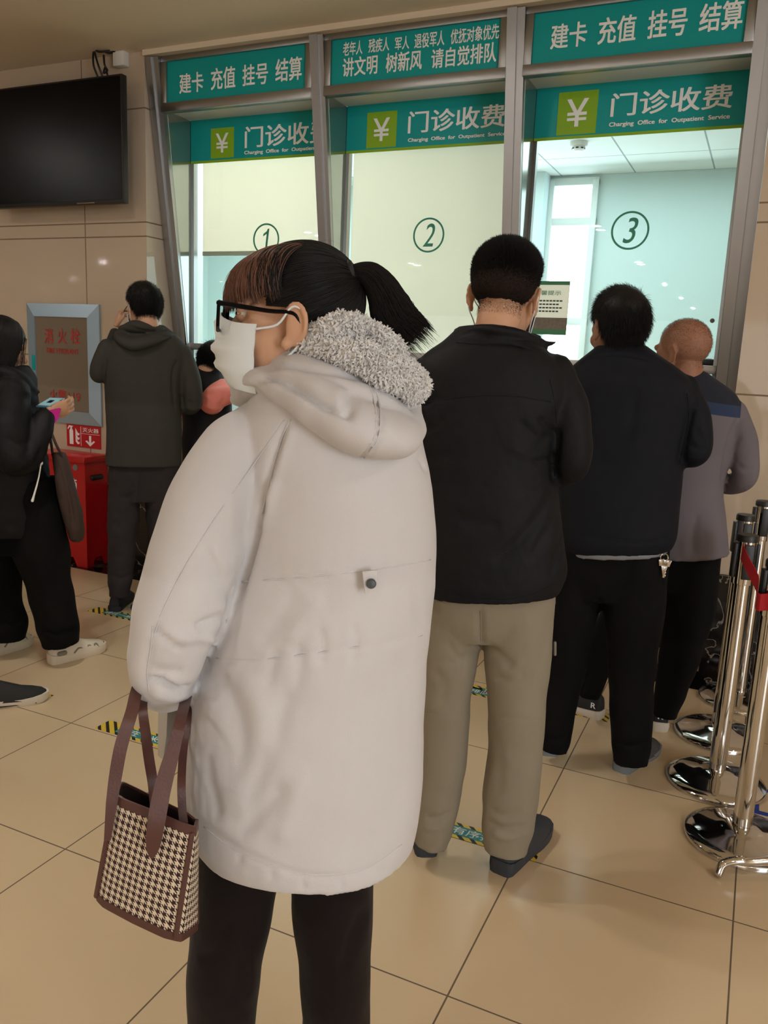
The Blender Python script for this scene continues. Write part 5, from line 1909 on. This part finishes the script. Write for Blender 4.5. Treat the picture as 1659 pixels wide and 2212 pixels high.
pz, px_ = D.at(1520, 889, .11), D.at(1598, 900, .03)
hz = mth2('ADD', dotv((0, 0, 1)), mth2('MULTIPLY', mth2('SUBTRACT', dotv(D.er), float(D.at(1480, 900, 0) @ D.er)), 0.10))
inb = mth2('LESS_THAN', dotv(D.er), float(px_ @ D.er))
src = MATS['jacket_grey'].node_tree.nodes['Principled BSDF'].inputs['Base Color']
c0 = tuple(src.default_value)
prev = None
for off, col in ((0.0, (38, 54, 86)), (0.042, (24, 30, 44))):
    mx = N.new('ShaderNodeMix')
    mx.data_type = 'RGBA'
    L.new(mth2('MULTIPLY', mth2('GREATER_THAN', hz, float(pz[2]) + off), inb), mx.inputs[0])
    if prev is None:
        mx.inputs[6].default_value = c0
    else:
        L.new(prev, mx.inputs[6])
    mx.inputs[7].default_value = lin(col)
    prev = mx.outputs[2]
L.new(prev, src)
cloth('trousers', D, 'trouser_black', dp, [(1110, 1392, 1562, .10, .10), (1200, 1390, 1552, .11, .11), (1270, 1395, 1545, .09, .1)], D_LEGS, vox=.008, smooth=4, kw=dict(round_=False), noise=[(13, .0025, 71)])
h, g = onfloor(1300, 1552), onfloor(1228, 1528)
so, Ms = shoe(dp, h, g - h, .27, 'shoe_black', 'sole_white', sole_h=.032)
put_text('heel_mark', 'R', xf(Ms, (-.045, .035, .052)), Ms[:3, 1] * -1, (0, 0, 1), .022, .024, MATS['letter_white'], so, bold=.02, depth=.0, n=-Ms[:3, 0] * .001)
h = onfloor(1424, 1580)
a = -D.n * .95 - D.er * .1
so, Ms = shoe(dp, h, a, .27, 'shoe_black', 'sole_white', sole_h=.032)
put_text('heel_mark', 'R', xf(Ms, (-.012, -.004, .055)), Ms[:3, 0], (0, 0, 1), .022, .024, MATS['letter_white'], so, bold=.02, depth=.0, n=-Ms[:3, 1] * .001)

# ------------------------------------------------------------------ the man in the charcoal hooded jacket
E = Stage(-3.10, 3.35)
E_ROWS = [(702, 284, 354, .05, .05), (720, 262, 378, .08, .08), (742, 238, 398, .10, .10), (778, 224, 402, .12, .11), (850, 227, 391, .125, .12), (930, 229, 393, .13, .12), (1003, 227, 391, .13, .12)]
E_ARM = [(236, 752, .0, 23), (218, 788, .0, 21), (214, 808, -.02, 19), (226, 795, -.1, 17), (240, 748, -.18, 14), (248, 718, -.2, 11)]
E_ARM2 = [(392, 762, .0, 22), (410, 820, .02, 23), (417, 862, .03, 21), (410, 878, .0, 19), (386, 870, -.08, 16), (362, 860, -.14, 13)]
E_LEGS = [[(270, 950, .0, 37), (268, 1100, .0, 34), (263, 1180, .0, 28), (260, 1245, .0, 26), (258, 1288, .0, 21)], [(345, 950, .0, 44), (352, 1100, .0, 38), (358, 1200, .0, 30), (360, 1270, .0, 26), (360, 1305, .0, 20)]]
EM = headM(E, 312, 668, .0, -18, 14, 0, 1.07)
ep = person(E, 'man with black hair and glasses in charcoal hooded jacket facing the hydrant cabinet', E_ROWS[:-1], [E_ARM, E_ARM2], E_LEGS, EM, 'skin', E.at(322, 720, -.03), vox=.0052,
            hands=[((E.at(251, 706, -.2), E.up * .9 + E.er * .3, -E.er), dict(thumb=1, curl=45)), ((E.at(352, 856, -.15), -E.er, (0, 0, 1)), dict(thumb=-1))])
short_hair(ep, EM, male_mask(-.070, .024, .08, .05), 'hair_black', .022, 11000, .009, .00035, 'hair_black', .4, comb='lay', lift=.5, seed=8)


def e_hood(mb):
    limb(mb, E, [(258, 722, -.03, 13), (266, 733, .07, 17), (290, 742, .115, 22), (325, 735, .11, 19), (355, 726, .07, 13), (374, 724, .0, 9)], ratio=.7)
    limb(mb, E, [(268, 712, .0, 14), (294, 706, .06, 20), (312, 708, .07, 18), (340, 712, .04, 13), (366, 722, .0, 9)], ratio=.7)


jk = cloth('jacket', E, 'jacket_charcoal', ep, E_ROWS, [E_ARM, E_ARM2], vox=.0075, smooth=4, noise=[(12, .002, 81)], strokes=[
    ([(378, 890), (374, 840), (376, 800), (386, 775)], 4, .008, 'v'), ([(400, 865), (418, 872), (432, 866)], 4, .006, 'v'), ([(400, 880), (420, 886), (436, 878)], 4, -.004, 'v'), ([(384, 900), (390, 950), (392, 1000)], 5, .004, 'v'), ([(226, 830), (224, 800), (230, 775)], 4, .006, 'v')])
cloth('hood', E, 'jacket_charcoal', jk, None, (), vox=.0065, smooth=4, extra=e_hood, strokes=[([(262, 700), (300, 712), (340, 722), (372, 730)], 4, .006, 'v')])
cloth('trousers', E, 'jeans_dark', ep, [(950, 238, 384, .10, .10), (1020, 235, 388, .11, .11), (1080, 236, 386, .09, .10)], E_LEGS, vox=.0075, smooth=3, kw=dict(round_=False), noise=[(16, .004, 91)], strokes=[([(306, 1020), (304, 1070), (300, 1100)], 6, .01, 'v'), ([(300, 1060), (270, 1075), (245, 1070)], 6, .006, 'v'), ([(235, 1240), (262, 1250), (285, 1238)], 5, .008, 'v')])
h, g = onfloor(246, 1322), onfloor(285, 1280)
shoe(ep, h, g - h, .29, 'shoe_black', 'shoe_black')
h = onfloor(352, 1340)
shoe(ep, h, -E.n - E.er * .6, .27, 'shoe_black', 'shoe_black')
gl = MB()
for s in (-1, 1):
    gl.tube(xf(EM, [(s * .066, .104, .014), (s * .078, .03, .012), (s * .080, -.01, .012)]), .0022, n=8, sub=4)
    gl.tube(xf(EM, [(s * .008, .112, .014), (s * .064, .104, .015), (s * .062, .104, -.012), (s * .018, .111, -.016), (s * .008, .112, .014)]), .0018, n=8, round_=False)
gl.tube(xf(EM, [(-.009, .112, .008), (.009, .112, .008)]), .0018, n=8)
gl.build('glasses', MATS['black_gloss'], ep)
face_mask(EM, ep)

# ------------------------------------------------------------------ the long-haired person with the phone at the left edge
F_ = Stage(-2.93, 2.57)
F_ROWS = [(792, -38, 62, .12, .12), (818, -55, 80, .16, .16), (870, -66, 84, .185, .18), (950, -72, 96, .19, .18), (1050, -74, 110, .185, .18), (1120, -72, 122, .18, .17), (1148, -68, 124, .17, .165)]
F_ARM = [(26, 848, .16, 38), (18, 925, .2, 43), (28, 985, .215, 41), (56, 985, .2, 36), (82, 942, .18, 28), (97, 902, .16, 21)]
F_ARM2 = [(20, 850, -.16, 36), (30, 940, -.18, 36), (62, 930, -.12, 28), (96, 892, -.02, 18)]
F_LEGS = [[(52, 1040, .04, 66), (84, 1170, .06, 60), (108, 1270, .07, 48), (124, 1345, .08, 45), (131, 1390, .08, 38)], [(0, 1040, -.06, 62), (-4, 1170, -.07, 48), (0, 1290, -.08, 43), (18, 1345, -.08, 40), (20, 1380, -.08, 32)]]
FM = headM(F_, 2, 748, .0, 72, 18, 0, 1.0)
fp_ = person(F_, 'long-haired person in black jacket and black trousers looking at a phone at the left edge', F_ROWS[:-1], [F_ARM, F_ARM2], F_LEGS, FM, 'skin', F_.at(-8, 805, .0), vox=.0046, ears=False,
             hands=[((F_.at(103, 890, .15), F_.er * .9 + F_.up * .25 - F_.n * .2, F_.n * .9 - F_.up * .3), dict(thumb=1, curl=28, L=.16)), ((F_.at(100, 884, -.02), F_.er, (0, 0, -1)), dict(thumb=1, L=.16))])


def f_hood(mb):
    limb(mb, F_, [(-30, 808, .04, 26), (10, 806, .13, 24), (45, 818, .13, 20), (68, 838, .10, 12), (82, 846, .07, 6)], ratio=.7)
    limb(mb, F_, [(-40, 815, .0, 26), (-10, 835, .15, 24), (30, 838, .16, 16)], ratio=.7)


jk = cloth('jacket', F_, 'puffer_black', fp_, F_ROWS, [F_ARM, F_ARM2], vox=.007, smooth=4, extra=f_hood, noise=[(14, .004, 101)], strokes=[([(20, 1030), (70, 1010), (95, 960)], 7, .01, 'v'), ([(10, 940), (40, 960), (75, 950)], 8, .006, 'v'), ([(60, 850), (70, 880), (60, 900)], 8, .006, 'v')])
MB().tube([F_.at(*q) for q in ((90, 990, .21), (84, 1030, .215), (74, 1068, .215), (70, 1082, .215))], np.array([.003, .003, .004, .006]), n=8, sub=4).build('zip_pull', MATS['letter_white'], jk)
MB().ball(F_.at(87, 1000, .215), .011).build('toggle', MATS['letter_white'], jk)
cloth('trousers', F_, 'trouser_black', fp_, [(1070, -58, 112, .15, .15), (1130, -52, 128, .15, .15), (1190, -46, 138, .12, .12)], F_LEGS, vox=.007, smooth=4, kw=dict(round_=False), noise=[(14, .004, 111)], strokes=[([(85, 1360), (125, 1372), (170, 1355)], 6, .012, 'v'), ([(0, 1340), (25, 1352), (50, 1340)], 6, .01, 'v')])
for (h, g) in ((onfloor(108, 1434), onfloor(218, 1404)), (onfloor(-42, 1424), onfloor(64, 1388))):
    so, Ms = shoe(fp_, h, g - h, .275, 'shoe_cream', 'shoe_cream', sole_h=.036)
    for yy, ln in ((.10, .05), (.155, .035), (.195, .025)):
        MB().tube(xf(Ms, [(.0415, yy, .040), (.0405, yy + ln * .4, .056), (.040, yy + ln * .8, .052), (.043, yy + ln, .040)]), .0045, n=8, sub=4).build('mesh_panel', MATS['shoe_mesh'], so)
    MB().tube(xf(Ms, [(.036, .028, .05), (.037, .055, .05)]), .011, n=12).build('heel_panel', MATS['shoe_mesh'], so)
    lc = MB()
    for yy in (.10, .12, .14, .16):
        zz = .092 - (yy - .1) * .5
        lc.tube(xf(Ms, [(-.02, yy, zz), (.0, yy + .005, zz + .008), (.022, yy - .004, zz)]), .0025, n=8, sub=3)
    lc.build('laces', MATS['shoe_mesh'], so)
    MB().ball((0, .262, .03), (.030, .016, .018), Ms).build('toe_cap', MATS['shoe_black'], so)
    MB().lathe([(.037, .07), (.040, .095), (.037, .108)], M=np.array(Ms) @ np.array(Matrix.Translation((0, .065, 0)) @ Matrix.Scale(.9, 4)), n=24).build('ankle_collar', MATS['shoe_mesh'], so)
# long dark hair
me = fp_.data
co, no = getco(me) + WORLD[fp_.name], getno(me)
q = local(FM, co)
mk = (q[:, 2] > -.02) & ((q[:, 1] < .06) | (q[:, 2] > .06)) & (np.linalg.norm((q - [0, -.01, .03]) / [.095, .13, .12], axis=1) < 1)
lv = np.empty(len(me.loops), np.int32)
me.loops.foreach_get('vertex_index', lv)
Fq = lv.reshape(-1, 4)
sel = Fq[mk[Fq].all(1)]
ids, inv = np.unique(sel, return_inverse=True)
hair = link('hair', mesh_from(co[ids] + no[ids] * .010, inv.reshape(-1, 4)), MATS['hair_black'], fp_)
rr = np.random.default_rng(12)
K = 5200
al = rr.uniform(math.radians(50), math.radians(310), K)
top_ = np.stack([np.sin(al) * .02, np.cos(al) * .02, np.full(K, .122)], 1)
sd = np.stack([np.sin(al) * (.084 + .012 * rr.random(K)), -.012 + np.cos(al) * (.098 + .010 * rr.random(K)), np.full(K, .02)], 1)
lo = sd * [.96, .95, 0] + np.stack([np.zeros(K), np.zeros(K), -.085 - .05 * rr.random(K)], 1)
en = lo * [.9, .85, 1] + np.stack([rr.normal(0, .006, K), rr.normal(0, .006, K), -.03 - .05 * rr.random(K)], 1)
PS = []
for k in range(12):
    t = k / 11 * 3
    if t < 1:
        a = t * math.pi / 2
        PS.append(top_ * (1 - math.sin(a)) + sd * math.sin(a) + np.array([0, 0, .10]) * (math.cos(a) - (1 - math.sin(a)))[..., None] if False else np.stack([sd[:, 0] * math.sin(a) + top_[:, 0] * (1 - math.sin(a)), sd[:, 1] * math.sin(a) + top_[:, 1] * (1 - math.sin(a)), .02 + .104 * math.cos(a) + 0 * al], 1))
    elif t < 2:
        PS.append(sd + (lo - sd) * (t - 1))
    else:
        PS.append(lo + (en - lo) * (t - 2))
PS = np.stack(PS, 1)
curves_obj('hair_strands', xf(FM, PS.reshape(-1, 3)).reshape(K, 12, 3), np.concatenate([np.full(9, .0006), [.0005, .0004, .0002]]), MATS['hair_black'], hair)
K = 60
lx, ly, jt = .055 + .02 * rr.random(K), .02 + .05 * rr.random(K), rr.normal(0, .006, (K, 3))
PS = np.stack([np.stack([lx, ly + .010 * t, .06 - t * .055 * np.ones(K)], 1) + jt * t / 3.6 for t in np.linspace(0, 3.6, 9)], 1)
curves_obj('loose_hairs', xf(FM, PS.reshape(-1, 3))
        .reshape(K, 9, 3), np.linspace(.0005, .0002, 9), MATS['hair_black'], hair)

# phone and magenta leaflet in the hand, brown tote
mat('screen_blue', (150, 196, 208), 0.2, emit=0.25)
pa, pb, pcn, pd_ = F_.at(78, 880, .13), F_.at(108, 862, .04), F_.at(141, 863, .07), F_.at(112, 882, .16)
ph_ = empty('phone', pa, 'phone in pale blue case held by the long-haired person', 'phone')
up_ = np.cross(pd_ - pa, pb - pa)
up_ /= np.linalg.norm(up_)
if up_[2] < 0:
    up_ = -up_
MB().prism([pa, pd_, pcn, pb], up_ * .008).build('case', MATS['phone_blue'], ph_, bevel=.002)
cc = (pa + pcn) / 2
MB().prism([cc + (q - cc) * .86 + up_ * .0082 for q in (pa, pd_, pcn, pb)], up_ * .0006).build('screen', MATS['screen_blue'], ph_)
MB().prism([cc + (q - cc) * .3 + up_ * .0089 for q in (pa, pd_, pcn, pb)], up_ * .0004).build('screen_panel', MATS['jacket_navy'], ph_)
lf = [F_.at(106, 886, .175), F_.at(133, 880, .15), F_.at(126, 905, .16), F_.at(109, 924, .18)]
tag(MB().prism(lf, F_.n * .0015).build('leaflet', MATS['magenta_paper'], origin=lf[0]), 'magenta leaflet held under the phone of the long-haired person', 'leaflet')
tb = empty('tote_bag', F_.at(150, 1168, .14), 'dark brown slouchy tote bag hanging from the black-jacketed arm', 'bag')


def tote(mb):
    R = []
    for y, xl, xr, df in ((978, 111, 140, .05), (1000, 115, 149, .06), (1050, 121, 164, .075), (1100, 130, 178, .085), (1140, 140, 183, .08), (1160, 146, 181, .06), (1168, 152, 174, .03)):
        R.append(ring_row(F_, (y, xl, xr, df, df, .12), 32, 2.2))
    mb.rings(R)


mb = MB()
tote(mb)
me = mb.remesh(.006, 3)
folds(me, [([(122, 990), (140, 1060), (150, 1140)], 6, .008, 'v'), ([(132, 985), (156, 1060), (168, 1140)], 6, .007, 'v'), ([(118, 1010), (128, 1080), (142, 1150)], 5, -.006, 'v')], [(18, .003, 121)])
link('body', me, MATS['bag_brown'], tb)
MB().tube([F_.at(*q) for q in ((104, 915, .165), (113, 940, .19), (122, 962, .19), (134, 985, .17))], .006, n=10, sub=5).build('handle', MATS['bag_brown'], tb)
MB().tube([F_.at(*q) for q in ((96, 905, .08), (108, 945, .09), (114, 982, .10))], .006, n=10, sub=5).build('handle', MATS['bag_brown'], tb)

# ------------------------------------------------------------------ the person leaning on the counter of window 1
g0 = onY(447, 1000, 3.86)
G = Stage(g0[0], g0[1])
G_ROWS = [(790, 420, 470, .06, .08, -.12), (812, 400, 488, .10, .12, -.08), (850, 396, 500, .12, .13, -.03), (920, 392, 505, .13, .13, .0), (1000, 392, 508, .14, .14, .02), (1090, 392, 512, .14, .14, .03), (1150, 394, 512, .14, .14, .03)]
G_ARM = [(476, 842, -.02, 26), (458, 868, .12, 27), (462, 862, .14, 25), (500, 852, .08, 20), (535, 856, -.02, 18), (560, 850, -.12, 14)]
G_ARM2 = [(404, 835, -.06, 26), (398, 880, -.1, 24), (420, 875, -.25, 20), (450, 860, -.32, 15)]
G_LEGS = [[(425, 1080, .02, 40), (425, 1200, -.04, 34), (425, 1305, -.06, 26), (425, 1335, -.06, 20)], [(482, 1080, .02, 40), (482, 1200, -.04, 34), (482, 1315, -.06, 26), (482, 1345, -.06, 20)]]
GM = headM(G, 462, 786, -.13, 38, 38, 0, 1.0)
gp = person(G, 'black-haired person in dark vest and salmon sleeves bent over the counter of window 1', G_ROWS[:-1], [G_ARM, G_ARM2], G_LEGS, GM, 'skin', G.at(450, 812, -.1), vox=.006,
            hands=[((G.at(566, 848, -.14), -G.n * .8 + G.er * .5, (0, 0, 1)), dict(thumb=-1)), ((G.at(456, 858, -.34), -G.n, (0, 0, 1)), dict(thumb=1))])
short_hair(gp, GM, male_mask(-.075, .018, .07, .03), 'hair_black', .03, 8000, .016, .0006, 'hair_black', .2, comb='lay', lift=.3, seed=14)
cloth('vest', G, 'puffer_black', gp, G_ROWS, vox=.008, smooth=5, noise=[(12, .004, 131)])
cloth('sleeve', G, 'salmon', gp, None, [G_ARM[:-1]], vox=.006, smooth=4, strokes=[([(470, 880), (485, 862), (480, 845)], 5, .006, 'v')])
cloth('sleeve', G, 'salmon', gp, None, [G_ARM2[:-1]], vox=.006, smooth=4)
cloth('trousers', G, 'trouser_black', gp, [(1090, 388, 508, .11, .11), (1160, 386, 510, .11, .11)], G_LEGS, vox=.008, smooth=4, kw=dict(round_=False))
for x, y in ((425, 1352), (482, 1362)):
    h = G.at(x, y, -.03)
    shoe(gp, (h[0], h[1]), -G.n, .26, 'shoe_black', 'shoe_black')

# ------------------------------------------------------------------ the person stepping in at the left edge: only the shoe is in the picture
h, g = onfloor(-62, 1530), onfloor(78, 1512)
hb = onfloor(-330, 1560)
Hs = Stage(hb[0], hb[1])
H_ROWS = [(770, -380, -270, .07, .07), (800, -420, -220, .10, .10), (900, -440, -200, .13, .12), (1050, -430, -205, .13, .12), (1160, -430, -205, .13, .12)]
H_ARM = [(-225, 820, .0, 34), (-212, 930, .0, 34), (-212, 1040, -.02, 28), (-214, 1140, -.06, 22)]
H_ARM2 = [(-415, 820, .0, 34), (-432, 930, .0, 34), (-432, 1040, -.02, 28), (-428, 1140, -.06, 22)]
H_LEGS = [[(-275, 1090, .0, 62), (-220, 1250, .0, 50), (-110, 1400, .0, 36), (-42, 1480, .0, 28)], [(-360, 1090, .0, 62), (-380, 1280, .0, 48), (-400, 1420, .0, 36), (-410, 1530, .0, 28)]]
HM = headM(Hs, -322, 700, .0, 60, 5, 0, 1.05)
hp = person(Hs, 'person stepping in from the left, only one black running shoe in view', H_ROWS[:-1], [H_ARM, H_ARM2], H_LEGS, HM, 'skin', Hs.at(-325, 790, 0), vox=.008,
            hands=[((Hs.at(-214, 1165, -.07), (0, 0, -1), Hs.er), dict(thumb=1)), ((Hs.at(-428, 1165, -.07), (0, 0, -1), -Hs.er), dict(thumb=-1))])
short_hair(hp, HM, male_mask(), 'hair_black', .02, 3000, .01, .0006, 'hair_black', .3, seed=15)
cloth('jacket', Hs, 'jacket_charcoal', hp, H_ROWS, [H_ARM, H_ARM2], vox=.009, smooth=4)
cloth('trousers', Hs, 'trouser_black', hp, [(1090, -410, -225, .11, .11), (1180, -410, -220, .11, .11)], H_LEGS, vox=.009, smooth=4, kw=dict(round_=False))
so, Ms = shoe(hp, h, g - h, .285, 'shoe_black', 'sole_white', sole_h=.032)
MB().rings([xf(Ms, [(-.048, y, .006), (.049, y, .006), (.049, y, .010), (-.048, y, .010)]) for y in np.linspace(.09, .24, 6)]).build('sole_stripe', MATS['bag_brown'], so)
lc = MB()
for yy in (.10, .12, .14, .16):
    zz = .092 - (yy - .1) * .5
    lc.tube(xf(Ms, [(-.02, yy, zz), (.0, yy + .005, zz + .008), (.022, yy - .004, zz)]), .0025, n=8, sub=3)
lc.build('laces', MATS['shoe_black'], so)
h2 = Hs.at(-415, 1545, 0)
shoe(hp, (h2[0], h2[1]), Hs.er, .285, 'shoe_black', 'sole_white')
